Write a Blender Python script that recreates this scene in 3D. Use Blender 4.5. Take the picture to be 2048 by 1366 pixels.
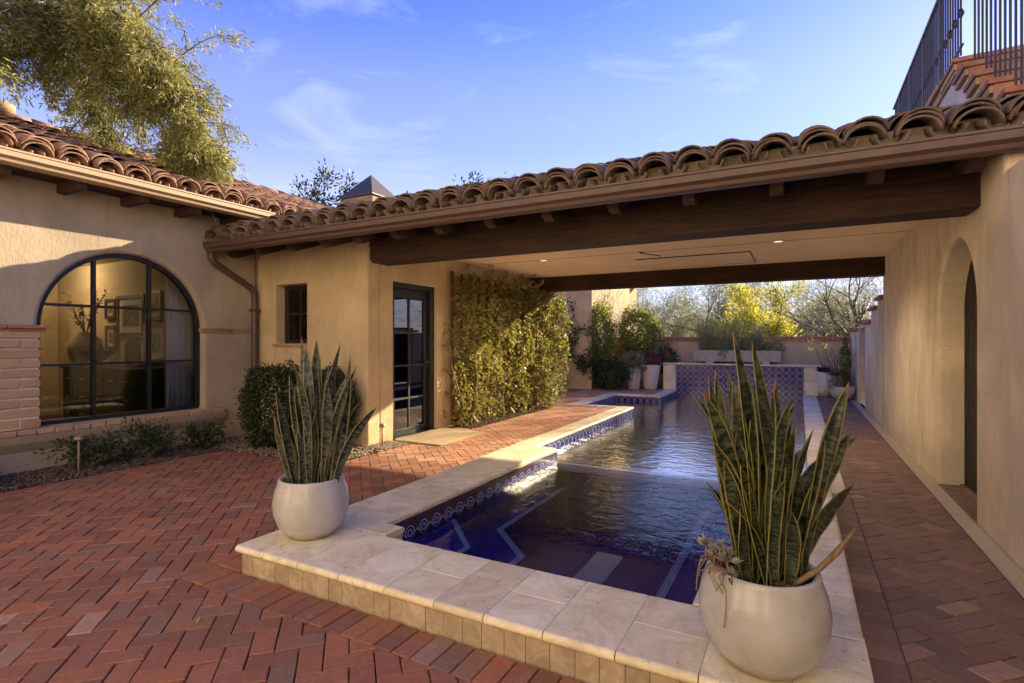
import bpy, bmesh, math, random
import numpy as np
from mathutils import Vector, Matrix, noise as mnoise
for o in list(bpy.data.objects): bpy.data.objects.remove(o)
scn = bpy.context.scene
COL = scn.collection
# ---------------------------------------------------------------- camera, sky, sun, exposure
CAMZ = 1.32
FPX = 1070.0
YAW = math.radians(28.2)
cam_d = bpy.data.cameras.new('camera'); cam = bpy.data.objects.new('camera', cam_d); COL.objects.link(cam)
cam.location = (0, 0, CAMZ); cam.rotation_euler = (math.radians(90), 0, YAW)
cam_d.sensor_width = 36.0; cam_d.lens = FPX/2048*36; cam_d.clip_start = .05; cam_d.clip_end = 3000
scn.camera = cam
SUNV = Vector((1.25, 2.6, 1.0)).normalized()          # towards the sun
SUN_EL = math.asin(SUNV.z); SUN_AZ = math.atan2(SUNV.x, SUNV.y)
world = bpy.data.worlds.new('World'); scn.world = world; world.use_nodes = True
wn, wl = world.node_tree.nodes, world.node_tree.links
wn.clear()
wo = wn.new('ShaderNodeOutputWorld'); wb = wn.new('ShaderNodeBackground')
sky = wn.new('ShaderNodeTexSky'); sky.sky_type = 'NISHITA'; sky.sun_disc = False
sky.sun_elevation = SUN_EL; sky.sun_rotation = SUN_AZ
sky.altitude = 400; sky.air_density = 1.15; sky.dust_density = .45; sky.ozone_density = 5.0
# thin high cloud, laid out on the sky direction
tc = wn.new('ShaderNodeTexCoord'); mp = wn.new('ShaderNodeMapping')
mp.inputs['Scale'].default_value = (1.6, 2.6, 5.0); mp.inputs['Rotation'].default_value = (0, .15, .6)
nz = wn.new('ShaderNodeTexNoise'); nz.inputs['Scale'].default_value = 1.7; nz.inputs['Detail'].default_value = 9
nz.inputs['Roughness'].default_value = .62; nz.inputs['Distortion'].default_value = .9
rp = wn.new('ShaderNodeValToRGB'); rp.color_ramp.elements[0].position = .55; rp.color_ramp.elements[1].position = .95
rp.color_ramp.elements[1].color = (.5, .5, .5, 1)
mx = wn.new('ShaderNodeMix'); mx.data_type = 'RGBA'
mx.inputs[7].default_value = (2.6, 2.8, 3.6, 1)
wl.new(tc.outputs['Generated'], mp.inputs[0]); wl.new(mp.outputs[0], nz.inputs['Vector']); wl.new(nz.outputs['Fac'], rp.inputs[0])
tint = wn.new('ShaderNodeMix'); tint.data_type = 'RGBA'; tint.blend_type = 'MULTIPLY'; tint.inputs[0].default_value = 1; tint.inputs[7].default_value = (.39, .37, .72, 1)
wl.new(sky.outputs[0], tint.inputs[6]); wl.new(rp.outputs[0], mx.inputs[0]); wl.new(tint.outputs[2], mx.inputs[6]); 
# pale haze low in the sky, the same all round the horizon
hz = wn.new('ShaderNodeSeparateXYZ'); wl.new(tc.outputs['Generated'], hz.inputs[0])
hr = wn.new('ShaderNodeValToRGB'); hr.color_ramp.interpolation = 'EASE'
hr.color_ramp.elements.new(.2); hr.color_ramp.elements.new(.36)
for i_, (p_, v_) in enumerate(((0, .85), (.2, .62), (.36, .25), (.56, 0))):
    hr.color_ramp.elements[i_].position = p_; hr.color_ramp.elements[i_].color = (v_, v_, v_, 1)
hm = wn.new('ShaderNodeMix'); hm.data_type = 'RGBA'; hm.inputs[7].default_value = (1.95, 2.05, 2.3, 1)
wl.new(hz.outputs[2], hr.inputs[0]); wl.new(hr.outputs[0], hm.inputs[0]); wl.new(mx.outputs[2], hm.inputs[6]); wl.new(hm.outputs[2], wb.inputs[0])
wb.inputs[1].default_value = .12
wl.new(wb.outputs[0], wo.inputs[0])
sun_d = bpy.data.lights.new('sun', 'SUN'); sun = bpy.data.objects.new('sun', sun_d); COL.objects.link(sun)
sun_d.energy = 3.9; sun_d.angle = math.radians(.53); sun_d.color = (1, .80, .52)
sun.rotation_euler = (-SUNV).to_track_quat('-Z', 'Y').to_euler(); sun.location = (20, 40, 20)
scn.view_settings.view_transform = 'Standard'; scn.view_settings.look = 'None'
scn.view_settings.exposure = 2.08; scn.view_settings.gamma = 1.0; scn.view_settings.use_curve_mapping = False
try:
    scn.cycles.max_bounces = 7; scn.cycles.diffuse_bounces = 4; scn.cycles.glossy_bounces = 3
    scn.cycles.transparent_max_bounces = 10; scn.cycles.sample_clamp_indirect = 6
except Exception: pass

# ---------------------------------------------------------------- helpers
R = random.Random(7)
def ray(u, v, d):
    s, c = math.sin(YAW), math.cos(YAW); r = (u-1024)/FPX*d
    return Vector((c*r-s*d, s*r+c*d, CAMZ-(v-683)/FPX*d))
def tag(o, label=None, cat=None, group=None, kind=None):
    if label: o['label'] = label
    if cat: o['category'] = cat
    if group: o['group'] = group
    if kind: o['kind'] = kind
    return o
def thing(name, loc, label, cat, group=None):
    o = bpy.data.objects.new(name, None); o.empty_display_size = .1; COL.objects.link(o); o.location = loc
    return tag(o, label, cat, group)
def worldloc(o):
    v = Vector(o.location)
    while o.parent: o = o.parent; v += Vector(o.location)
    return v
def link(name, me, parent=None, loc=None, kind=None):
    o = bpy.data.objects.new(name, me); COL.objects.link(o)
    if parent: o.parent = parent
    if loc is not None: o.location = loc
    if kind: o['kind'] = kind
    return o
class MB:
    def __init__(s): s.v = []; s.f = []; s.uv = None
    def add(s, vs, fs):
        b = len(s.v); s.v += [tuple(p) for p in vs]; s.f += [tuple(i+b for i in f) for f in fs]
    def box(s, x0, x1, y0, y1, z0, z1):
        s.add([(x0,y0,z0),(x1,y0,z0),(x1,y1,z0),(x0,y1,z0),(x0,y0,z1),(x1,y0,z1),(x1,y1,z1),(x0,y1,z1)],
              [(3,2,1,0),(4,5,6,7),(0,1,5,4),(1,2,6,5),(2,3,7,6),(3,0,4,7)])
        return s
    def prism(s, poly, fn, a, b):
        """extrude 2-D polygon between a and b along third axis; fn(p, q, h) -> xyz"""
        n = len(poly)
        s.add([fn(p[0], p[1], a) for p in poly]+[fn(p[0], p[1], b) for p in poly],
              [tuple(range(n))[::-1], tuple(range(n, 2*n))]+[(i, (i+1)%n, n+(i+1)%n, n+i) for i in range(n)])
        return s
    def tube(s, pts, rad, n=8, cap=True):
        pts = [Vector(p) for p in pts]; m = len(pts)
        if not hasattr(rad, '__len__'): rad = [rad]*m
        vs = []; prev = None
        for i, p in enumerate(pts):
            t = (pts[min(i+1, m-1)]-pts[max(i-1, 0)])
            t = t.normalized() if t.length > 1e-9 else Vector((0,0,1))
            if prev is None:
                a = Vector((0,0,1)) if abs(t.z) < .9 else Vector((1,0,0)); x = t.cross(a).normalized()
            else:
                x = (prev-t*prev.dot(t))
                x = x.normalized() if x.length > 1e-6 else t.orthogonal().normalized()
            prev = x; y = t.cross(x)
            for k in range(n):
                an = 2*math.pi*k/n
                vs.append(p+(x*math.cos(an)+y*math.sin(an))*rad[i])
        fs = [(i*n+k, i*n+(k+1)%n, (i+1)*n+(k+1)%n, (i+1)*n+k) for i in range(m-1) for k in range(n)]
        if cap: fs += [tuple(range(n))[::-1], tuple(range((m-1)*n, m*n))]
        s.add(vs, fs); return s
    def lathe(s, prof, c, n=32):
        vs = []; m = len(prof)
        for r, z in prof:
            for k in range(n):
                a = 2*math.pi*k/n; vs.append((c[0]+r*math.cos(a), c[1]+r*math.sin(a), c[2]+z))
        fs = [(i*n+k, i*n+(k+1)%n, (i+1)*n+(k+1)%n, (i+1)*n+k) for i in range(m-1) for k in range(n)]
        s.add(vs, fs); return s
    def mesh(s, name, mat, org=(0,0,0), smooth=False):
        me = bpy.data.meshes.new(name)
        ox, oy, oz = org
        me.from_pydata([(x-ox, y-oy, z-oz) for x, y, z in s.v], [], s.f)
        if s.uv: 
            l = me.uv_layers.new(name='UV')
            for poly in me.polygons:
                for li in poly.loop_indices: l.data[li].uv = s.uv[me.loops[li].vertex_index]
        me.materials.append(mat); me.validate()
        bm = bmesh.new(); bm.from_mesh(me); bmesh.ops.recalc_face_normals(bm, faces=bm.faces); bm.to_mesh(me); bm.free()
        if smooth: me.polygons.foreach_set('use_smooth', [True]*len(me.polygons))
        return me
    def build(s, name, mat, parent=None, bevel=0, seg=2, smooth=False, kind=None):
        org = worldloc(parent) if parent else (0,0,0)
        o = link(name, s.mesh(name, mat, org, smooth), parent, None, kind)
        if bevel:
            m = o.modifiers.new('bevel', 'BEVEL'); m.width = bevel; m.segments = seg; m.limit_method = 'ANGLE'; m.angle_limit = math.radians(40)
            if smooth is None: pass
        return o
def tbox(name, dims, mat, label, cat, group=None, bevel=.004):
    o = MB().box(*dims).build(name, mat, None, bevel); return tag(o, label, cat, group)
def np_mesh(name, V, F, mat, parent=None, kind=None, smooth=False, uv=None):
    """V (n,3) array, F (m,k) array"""
    me = bpy.data.meshes.new(name)
    V = np.asarray(V, dtype=np.float32); F = np.asarray(F, dtype=np.int32)
    if parent: V = V-np.array(worldloc(parent), dtype=np.float32)
    k = F.shape[1]
    me.vertices.add(len(V)); me.vertices.foreach_set('co', V.ravel())
    me.loops.add(F.size); me.loops.foreach_set('vertex_index', F.ravel())
    me.polygons.add(len(F)); me.polygons.foreach_set('loop_start', np.arange(0, F.size, k, dtype=np.int32))
    me.polygons.foreach_set('loop_total', np.full(len(F), k, dtype=np.int32))
    me.update(calc_edges=True); me.materials.append(mat)
    return link(name, me, parent, None, kind)

# ---------------------------------------------------------------- materials
class NT:
    def __init__(s, name):
        s.m = bpy.data.materials.new(name); s.m.use_nodes = True
        s.n = s.m.node_tree.nodes; s.l = s.m.node_tree.links; s.n.clear()
        s.out = s.n.new('ShaderNodeOutputMaterial'); s.p = s.n.new('ShaderNodeBsdfPrincipled'); s.l.new(s.p.outputs[0], s.out.inputs[0])
        s.p.inputs['Roughness'].default_value = .8
        s._tc = None
    def put(s, sock, v):
        if hasattr(v, 'links') or isinstance(v, bpy.types.NodeSocket): s.l.new(v, sock)
        else:
            try: sock.default_value = v
            except Exception: sock.default_value = (*v, 1)
    def tc(s, kind='Object', scale=None, rot=None):
        if not s._tc: s._tc = s.n.new('ShaderNodeTexCoord')
        o = s._tc.outputs[kind]
        if scale or rot:
            m = s.n.new('ShaderNodeMapping'); s.l.new(o, m.inputs[0])
            if scale: m.inputs['Scale'].default_value = scale
            if rot: m.inputs['Rotation'].default_value = rot
            o = m.outputs[0]
        return o
    def pos(s, scale=None, rot=None):
        g = s.n.new('ShaderNodeNewGeometry'); o = g.outputs['Position']
        if scale or rot:
            m = s.n.new('ShaderNodeMapping'); s.l.new(o, m.inputs[0])
            if scale: m.inputs['Scale'].default_value = scale
            if rot: m.inputs['Rotation'].default_value = rot
            o = m.outputs[0]
        return o
    def rnd(s):
        g = s.n.new('ShaderNodeNewGeometry'); i = s.n.new('ShaderNodeObjectInfo')
        return s.math('FRACT', s.math('ADD', g.outputs['Random Per Island'], i.outputs['Random']))
    def noise(s, vec, scale, detail=4, rough=.55, dist=0, out='Fac'):
        t = s.n.new('ShaderNodeTexNoise'); s.l.new(vec, t.inputs['Vector'])
        t.inputs['Scale'].default_value = scale; t.inputs['Detail'].default_value = detail; t.inputs['Roughness'].default_value = rough; t.inputs['Distortion'].default_value = dist
        return t.outputs[out]
    def ramp(s, fac, stops, interp='LINEAR'):
        r = s.n.new('ShaderNodeValToRGB'); cr = r.color_ramp; cr.interpolation = interp
        while len(cr.elements) < len(stops): cr.elements.new(.5)
        for e, (p, c) in zip(cr.elements, stops):
            e.position = p; e.color = (*c, 1) if hasattr(c, '__len__') else (c, c, c, 1)
        s.put(r.inputs[0], fac); return r.outputs[0]
    def math(s, op, a, b=None, c=None):
        m = s.n.new('ShaderNodeMath'); m.operation = op; s.put(m.inputs[0], a)
        if b is not None: s.put(m.inputs[1], b)
        if c is not None: s.put(m.inputs[2], c)
        return m.outputs[0]
    def mix(s, fac, a, b, mode='MIX'):
        m = s.n.new('ShaderNodeMix'); m.data_type = 'RGBA'; m.blend_type = mode
        s.put(m.inputs[0], fac)
        for i, v in ((6, a), (7, b)):
            if isinstance(v, bpy.types.NodeSocket): s.l.new(v, m.inputs[i])
            else: m.inputs[i].default_value = (*v, 1) if len(v) == 3 else v
        return m.outputs[2]
    def bump(s, h, strength=.3, dist=.01):
        b = s.n.new('ShaderNodeBump'); b.inputs['Strength'].default_value = strength; b.inputs['Distance'].default_value = dist
        s.l.new(h, b.inputs['Height']); return b.outputs[0]
    def sep(s, vec):
        x = s.n.new('ShaderNodeSeparateXYZ'); s.l.new(vec, x.inputs[0]); return x.outputs
    def fin(s, col=None, rough=None, normal=None, spec=None, metal=None):
        if col is not None: s.put(s.p.inputs['Base Color'], col)
        if rough is not None: s.put(s.p.inputs['Roughness'], rough)
        if normal is not None: s.l.new(normal, s.p.inputs['Normal'])
        if spec is not None: s.p.inputs['Specular IOR Level'].default_value = spec
        if metal is not None: s.p.inputs['Metallic'].default_value = metal
        return s.m
def mul(c, k): return tuple(min(1, x*k) for x in c)
def stucco(name, col, dark=.84, streak=.5):
    t = NT(name); p = t.pos()
    n1 = t.noise(p, 1.3, 5, .6, .4); n2 = t.noise(p, 9, 6, .6); n3 = t.noise(t.pos((3.5, 3.5, .55)), 2.2, 5, .65, .6)
    c = t.mix(t.ramp(n1, [(.36, 0.0), (.64, 1.0)]), mul(col, dark), mul(col, 1.07))
    c = t.mix(t.math('MULTIPLY', t.ramp(n3, [(.5, 0), (.72, 1)]), streak), c, mul(col, .72))
    c = t.mix(t.math('MULTIPLY', t.ramp(n2, [(.45, 0), (.8, 1)]), .28), c, mul(col, .8))
    cr = t.n.new('ShaderNodeTexVoronoi'); cr.feature = 'DISTANCE_TO_EDGE'; cr.inputs['Scale'].default_value = .9; wv_ = t.n.new('ShaderNodeVectorMath'); wv_.operation = 'ADD'; t.l.new(p, wv_.inputs[0]); t.l.new(t.noise(p, 2.5, 4, .6, 0, 'Color'), wv_.inputs[1]); t.l.new(wv_.outputs[0], cr.inputs['Vector'])
    ck = t.math('MULTIPLY', t.ramp(cr.outputs['Distance'], [(.0015, 1), (.005, 0)]), t.ramp(n1, [(.5, 0), (.6, 1)])); c = t.mix(t.math('MULTIPLY', ck, .4), c, mul(col, .45))
    fine = t.noise(p, 160, 3, .6); tro = t.noise(t.pos((1, 1, .7), (.3, .4, 0)), 14, 4, .6, 1.5)
    h = t.math('ADD', t.math('MULTIPLY', fine, .25), t.math('MULTIPLY', tro, .9))
    return t.fin(c, .92, t.bump(h, .5, .016), .15)
M = {}
M['stucco'] = stucco('stucco_tan', (.55, .43, .26), .78, .6)
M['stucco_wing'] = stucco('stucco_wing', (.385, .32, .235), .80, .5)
M['stucco_right'] = stucco('stucco_right', (.78, .665, .485), .76, 1.0)
M['stucco_white'] = stucco('stucco_white', (.70, .66, .60), .8, .9)
M['stucco_pale'] = stucco('stucco_pale', (.74, .66, .52), .94, .2)
M['ceil'] = stucco('ceiling_plaster', (.90, .72, .47), .95, .12)
M['inwall'] = stucco('interior_plaster', (.55, .43, .27), .95, .1)
def brickmat(name, stops, bumpk=.5, sheen=.75):
    t = NT(name); r = t.rnd(); p = t.pos()
    c = t.ramp(r, stops)
    n = t.noise(p, 38, 6, .65); c = t.mix(t.math('MULTIPLY', t.ramp(n, [(.35, 0), (.75, 1)]), .5), c, mul(stops[1][1], .6), 'MIX')
    n2 = t.noise(p, 5.5, 5, .6, .4); c = t.mix(t.math('MULTIPLY', t.ramp(n2, [(.55, 0), (.8, 1)]), .38), c, (.36, .27, .22))
    n3 = t.noise(p, 130, 3, .6); n5 = t.noise(p, .9, 4, .6, .3); c = t.mix(t.math('MULTIPLY', t.ramp(n5, [(.45, 0), (.7, 1)]), .35), c, mul(stops[1][1], .62)); n6 = t.noise(p, 17, 5, .7, .8); c = t.mix(t.math('MULTIPLY', t.ramp(n6, [(.60, 0), (.72, 1)]), .45), c, (.42, .33, .27))
    h = t.math('ADD', t.math('MULTIPLY', n, .8), t.math('MULTIPLY', n3, .35))
    return t.fin(c, t.ramp(n, [(.2, sheen-.14), (.8, sheen+.12)]), t.bump(h, bumpk, .006), .35)
M['brick'] = brickmat('paver_brick', [(0, (.22, .105, .062)), (.22, (.28, .120, .068)), (.5, (.315, .130, .072)), (.74, (.39, .150, .070)), (.88, (.29, .150, .088)), (.96, (.21, .135, .09)), (1, (.44, .26, .165))])
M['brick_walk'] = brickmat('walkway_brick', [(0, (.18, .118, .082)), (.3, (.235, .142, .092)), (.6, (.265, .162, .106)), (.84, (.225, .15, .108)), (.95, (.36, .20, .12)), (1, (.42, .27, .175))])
M['brick_deck_lit'] = brickmat('deck_brick_lit', [(0, (.36, .19, .12)), (.28, (.47, .235, .14)), (.55, (.52, .28, .17)), (.8, (.56, .27, .14)), (.93, (.42, .28, .19)), (1, (.60, .40, .27))], .6, .6)  # patio brick lightened in its colour so the deck reads as sunlit
M['slump'] = brickmat('slump_block', [(0, (.38, .25, .15)), (.4, (.45, .305, .18)), (.75, (.49, .345, .215)), (1, (.42, .26, .14))], .9, .85)
M['terracotta'] = brickmat('terracotta_trim', [(0, (.30, .125, .08)), (.4, (.36, .165, .105)), (.8, (.40, .215, .145)), (1, (.27, .11, .07))], .4)
def rooft(name, stops):
    t = NT(name); r = t.rnd(); p = t.pos(); c = t.ramp(r, stops)
    n = t.noise(p, 9, 6, .7, .5); c = t.mix(t.math('MULTIPLY', t.ramp(n, [(.40, 0), (.66, 1)]), .75), c, (.085, .065, .05))
    n2 = t.noise(p, 60, 4, .6); c = t.mix(t.math('MULTIPLY', t.ramp(n2, [(.55, 0), (.8, 1)]), .3), c, (.45, .33, .22))
    return t.fin(c, .8, t.bump(t.math('ADD', n2, t.math('MULTIPLY', n, .6)), .35, .006), .3)
M['tile'] = rooft('roof_tile_brown', [(0, (.11, .074, .055)), (.35, (.165, .112, .082)), (.65, (.14, .10, .078)), (.9, (.21, .145, .10)), (1, (.11, .085, .07))])
M['tile_red'] = rooft('roof_tile_red', [(0, (.25, .12, .072)), (.35, (.34, .19, .115)), (.65, (.28, .15, .095)), (.9, (.42, .26, .165)), (1, (.22, .13, .09))])
def trav():
    t = NT('travertine'); r = t.rnd(); p = t.pos()
    off = t.n.new('ShaderNodeVectorMath'); off.operation = 'ADD'; t.l.new(p, off.inputs[0])
    cb = t.n.new('ShaderNodeCombineXYZ'); t.put(cb.inputs[0], t.math('MULTIPLY', r, 31.0)); t.put(cb.inputs[1], t.math('MULTIPLY', r, 17.0)); t.put(cb.inputs[2], t.math('MULTIPLY', r, 5.0))
    t.l.new(cb.outputs[0], off.inputs[1]); q = off.outputs[0]
    c = t.ramp(r, [(0, (.68, .605, .395)), (.5, (.80, .725, .495)), (1, (.86, .795, .58))])
    n = t.noise(q, 4.2, 8, .72, .7); c = t.mix(t.ramp(n, [(.40, 0), (.66, .7)]), c, (.46, .36, .215))
    n2 = t.noise(q, 9, 6, .7, 2.2); c = t.mix(t.math('MULTIPLY', t.ramp(n2, [(.5, 0), (.68, 1)]), .22), c, (.84, .77, .58))
    pit = t.noise(q, 42, 4, .6, .5); pm = t.ramp(pit, [(.63, 0), (.68, 1)]); gate = t.ramp(n2, [(.42, 0), (.55, 1)])
    pm = t.math('MULTIPLY', pm, gate); c = t.mix(t.math('MULTIPLY', pm, .8), c, (.17, .115, .07))
    wv = t.noise(q, 2.4, 3, .5, 3.0); vein = t.math('ABSOLUTE', t.math('SUBTRACT', wv, .5)); c = t.mix(t.math('MULTIPLY', t.ramp(vein, [(.0, 1), (.010, 0)]), .14), c, (.30, .20, .12))
    h = t.math('SUBTRACT', t.math('MULTIPLY', n2, .3), pm)
    return t.fin(c, t.ramp(n, [(.3, .42), (.7, .62)]), t.bump(h, .35, .004), .4)
M['trav'] = trav()
def riser():
    t = NT('travertine_riser'); r = t.rnd(); p = t.pos(); c = t.ramp(r, [(0, (.40, .325, .225)), (.5, (.45, .37, .26)), (1, (.50, .415, .295))])
    n = t.noise(p, 11, 7, .65, 1.5); c = t.mix(t.ramp(n, [(.35, 0), (.72, .7)]), c, (.17, .115, .065)); n2 = t.noise(p, 60, 4, .6)
    return t.fin(c, .65, t.bump(t.math('ADD', n, n2), .4, .005), .3)
M['riser'] = riser()
def wood(name, col, dark, axis):
    t = NT(name); sc = [14, 14, 14]; sc[axis] = .8
    n = t.noise(t.pos(tuple(sc)), 2.4, 7, .65, .5); n2 = t.noise(t.pos(), 1.8, 4, .6)
    c = t.mix(t.ramp(n, [(.3, 0), (.7, 1)]), dark, col); c = t.mix(t.math('MULTIPLY', t.ramp(n2, [(.5, 0), (.75, 1)]), .4), c, mul(col, 1.5))
    return t.fin(c, .72, t.bump(n, .9, .012), .3)
M['beam'] = wood('beam_wood', (.060, .029, .016), (.014, .007, .005), 0)
M['rafter'] = wood('rafter_wood', (.075, .038, .024), (.025, .013, .009), 1)
M['trellis'] = wood('trellis_wood', (.17, .07, .035), (.08, .035, .02), 2)
def paint(name, col, rough=.4, metal=0, var=.25, spec=.5, bumpk=.05):
    t = NT(name); p = t.pos(); n = t.noise(p, 12, 5, .6)
    c = t.mix(t.math('MULTIPLY', t.ramp(n, [(.35, 0), (.75, 1)]), var), col, mul(col, .6))
    return t.fin(c, t.ramp(n, [(.3, rough), (.8, min(1, rough+.2))]), t.bump(n, bumpk, .004), spec, metal)
M['gutter'] = paint('gutter_brown', (.088, .050, .037), .42)
M['gutter_tan'] = paint('gutter_tan', (.40, .285, .175), .45)
M['black'] = paint('black_steel', (.012, .012, .013), .4)
M['blackwood'] = paint('dark_door', (.012, .010, .009), .6)
M['rail'] = paint('rail_iron', (.035, .034, .04), .38, .3)
M['copper'] = paint('chimney_metal', (.10, .085, .08), .5, .3)
M['bronze'] = paint('bronze_fixture', (.30, .21, .13), .5, .2)
M['drain'] = paint('pale_plate', (.52, .44, .32), .6)
M['drainslot'] = paint('drain_slot', (.14, .11, .08), .8)
M['chest'] = paint('green_chest', (.025, .05, .02), .35)
M['lightstone'] = paint('cast_stone', (.58, .50, .38), .9, 0, .55, .2, .5)
M['trough'] = paint('weathered_trough', (.44, .385, .29), .9, 0, .8, .2, .9)
M['pot_rear'] = paint('white_pot', (.66, .60, .52), .6, 0, .25)
M['mat'] = paint('coir_mat', (.46, .36, .23), .98, 0, .4, .1, .6)
M['soil'] = paint('potting_soil', (.045, .032, .022), .98, 0, .5, .1, .8)
M['darkfloor'] = paint('room_floor', (.10, .055, .03), .4)
M['frame'] = paint('picture_frame', (.045, .030, .02), .5)
M['gilt'] = paint('gilt_frame', (.30, .22, .11), .45)
M['matte'] = paint('picture_mount', (.62, .55, .42), .9, 0, .08)
M['brass'] = paint('brass_pull', (.55, .42, .2), .3, .8)
M['curtain'] = paint('curtain_linen', (.80, .82, .86), .95, 0, .15)
M['curtain_tan'] = paint('curtain_tan', (.30, .21, .13), .95, 0, .2)
M['vase'] = paint('stone_vase', (.50, .40, .26), .8, 0, .4)
M['bowl'] = paint('dark_bowl', (.03, .02, .015), .4)
M['white'] = paint('white_enamel', (.75, .73, .68), .4, 0, .1)
M['sand'] = paint('joint_sand', (.045, .032, .025), 1, 0, .4, .05, .5)
def art():
    t = NT('picture_print'); r = t.rnd(); n = t.noise(t.pos(), 14, 5, .7, .6)
    return t.fin(t.ramp(n, [(.35, (.05, .035, .025)), (.5, (.16, .10, .06)), (.62, (.38, .29, .18)), (.75, (.10, .08, .06))]), .6)
M['art'] = art()
def glaze():
    t = NT('pot_glaze'); p = t.tc('Object'); n = t.noise(p, 5, 6, .6, .5); n2 = t.noise(p, 55, 3, .6); z = t.sep(p)[2]
    c = t.ramp(n, [(.3, (.36, .355, .33)), (.55, (.45, .445, .42)), (.8, (.52, .515, .49))])
    c = t.mix(t.math('MULTIPLY', t.ramp(n2, [(.67, 0), (.72, 1)]), .6), c, (.23, .18, .12))
    n4 = t.noise(t.tc('Object', (1, 1, .35)), 9, 5, .7, .8); c = t.mix(t.math('MULTIPLY', t.ramp(n4, [(.56, 0), (.75, 1)]), .45), c, (.42, .36, .27))
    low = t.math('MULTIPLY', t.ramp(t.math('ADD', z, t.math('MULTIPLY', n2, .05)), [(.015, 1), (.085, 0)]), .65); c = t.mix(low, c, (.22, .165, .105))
    drip = t.noise(t.tc('Object', (1, 1, .12)), 22, 4, .6, .2); c = t.mix(t.math('MULTIPLY', t.ramp(drip, [(.60, 0), (.70, 1)]), .30), c, (.66, .64, .58))
    return t.fin(c, t.ramp(n, [(.3, .13), (.8, .26)]), t.bump(t.math('ADD', n2, n), .12, .006), .5)
M['glaze'] = glaze()
def gravel():
    t = NT('gravel'); r = t.rnd(); return t.fin(t.ramp(r, [(0, (.10, .075, .05)), (.3, (.22, .165, .11)), (.6, (.33, .26, .18)), (.85, (.17, .125, .09)), (1, (.48, .41, .31))]), .85)
M['gravel'] = gravel()
def mulch():
    t = NT('mulch'); r = t.rnd(); return t.fin(t.ramp(r, [(0, (.03, .02, .015)), (.4, (.075, .05, .035)), (.8, (.13, .09, .06)), (1, (.24, .18, .13))]), .95)
M['mulch'] = mulch()
def desert():
    t = NT('desert_ground'); p = t.pos(); n = t.noise(p, .7, 6, .6); n2 = t.noise(p, 18, 4, .6)
    return t.fin(t.ramp(n, [(.3, (.23, .165, .105)), (.7, (.33, .25, .165))]), .95, t.bump(n2, .6, .03), .1)
M['desert'] = desert()
def mosaic(name, a, b, c3, sc=.024):
    t = NT(name); p = t.pos()
    cells = t.n.new('ShaderNodeTexVoronoi'); cells.feature = 'F1'; cells.distance = 'CHEBYCHEV'; cells.inputs['Randomness'].default_value = 0
    cells.voronoi_dimensions = '2D'; x_, y_, z_ = t.sep(p); cv_ = t.n.new('ShaderNodeCombineXYZ'); t.put(cv_.inputs[0], t.math('ADD', x_, z_)); t.put(cv_.inputs[1], t.math('ADD', y_, z_)); t.l.new(cv_.outputs[0], cells.inputs['Vector']); cells.inputs['Scale'].default_value = 1/sc
    s3 = t.sep(cells.outputs['Color'])
    c = t.ramp(s3[0], [(0, a), (.45, b), (.8, a), (1, c3)])
    g = t.ramp(cells.outputs['Distance'], [(.40, 0), (.45, 1)])
    c = t.mix(g, c, mul(a, .35))
    big = t.noise(p, 3, 3, .6); c = t.mix(t.math('MULTIPLY', big, .5), c, mul(b, .6))
    return t.fin(c, .25)
M['mosaic'] = mosaic('pool_mosaic', (.022, .022, .20), (.04, .036, .34), (.10, .06, .32))
M['mosaic_purple'] = mosaic('shelf_mosaic', (.05, .035, .10), (.09, .055, .13), (.14, .10, .10))
M['mosaic_white'] = mosaic('stripe_mosaic', (.45, .52, .52), (.60, .64, .62), (.72, .74, .70), .026)
M['plaster'] = paint('pool_plaster', (.03, .06, .085), .6, 0, .5)
def watermat(name, tint, amp, scale, calm=False, ior=1.5):
    t = NT(name); t.n.remove(t.p)
    tr = t.n.new('ShaderNodeBsdfTransparent'); gl = t.n.new('ShaderNodeBsdfGlossy'); gl.inputs['Roughness'].default_value = .012
    fr = t.n.new('ShaderNodeFresnel'); fr.inputs[0].default_value = ior; mxs = t.n.new('ShaderNodeMixShader')
    tr.inputs[0].default_value = (*tint, 1)
    p = t.pos((1, 1.25, 1)); n1 = t.noise(p, scale, 3, .55, .7); n2 = t.noise(t.pos((1, 1.7, 1), (0, 0, .5)), scale*3.6, 3, .5, .5)
    h = t.math('ADD', n1, t.math('MULTIPLY', n2, .28))
    if calm:      # ripples spread out from the spillway, the near corner lies still
        y = t.sep(t.pos())[1]; k = t.ramp(t.math('DIVIDE', t.math('SUBTRACT', y, 3.1), 1.2), [(0, .10), (.45, .8), (1, 1)]); h = t.math('MULTIPLY', h, k)
    b = t.bump(h, amp, .05)
    t.l.new(b, gl.inputs['Normal']); t.l.new(b, fr.inputs['Normal'])
    t.l.new(fr.outputs[0], mxs.inputs[0]); t.l.new(tr.outputs[0], mxs.inputs[1]); t.l.new(gl.outputs[0], mxs.inputs[2]); t.l.new(mxs.outputs[0], t.out.inputs[0])
    return t.m
M['water'] = watermat('pool_water', (.78, .88, .92), .20, 4.5)
M['water_spa'] = watermat('spa_water', (.92, .94, .98), .17, 5.5, True, 1.34)
def glassmat(name, tint=(.9, .93, .92), ior=1.5):
    t = NT(name); t.n.remove(t.p)
    tr = t.n.new('ShaderNodeBsdfTransparent'); gl = t.n.new('ShaderNodeBsdfGlossy'); gl.inputs['Roughness'].default_value = .0
    fr = t.n.new('ShaderNodeFresnel'); fr.inputs[0].default_value = ior; mxs = t.n.new('ShaderNodeMixShader'); tr.inputs[0].default_value = (*tint, 1)
    t.l.new(fr.outputs[0], mxs.inputs[0]); t.l.new(tr.outputs[0], mxs.inputs[1]); t.l.new(gl.outputs[0], mxs.inputs[2]); t.l.new(mxs.outputs[0], t.out.inputs[0])
    return t.m
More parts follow.
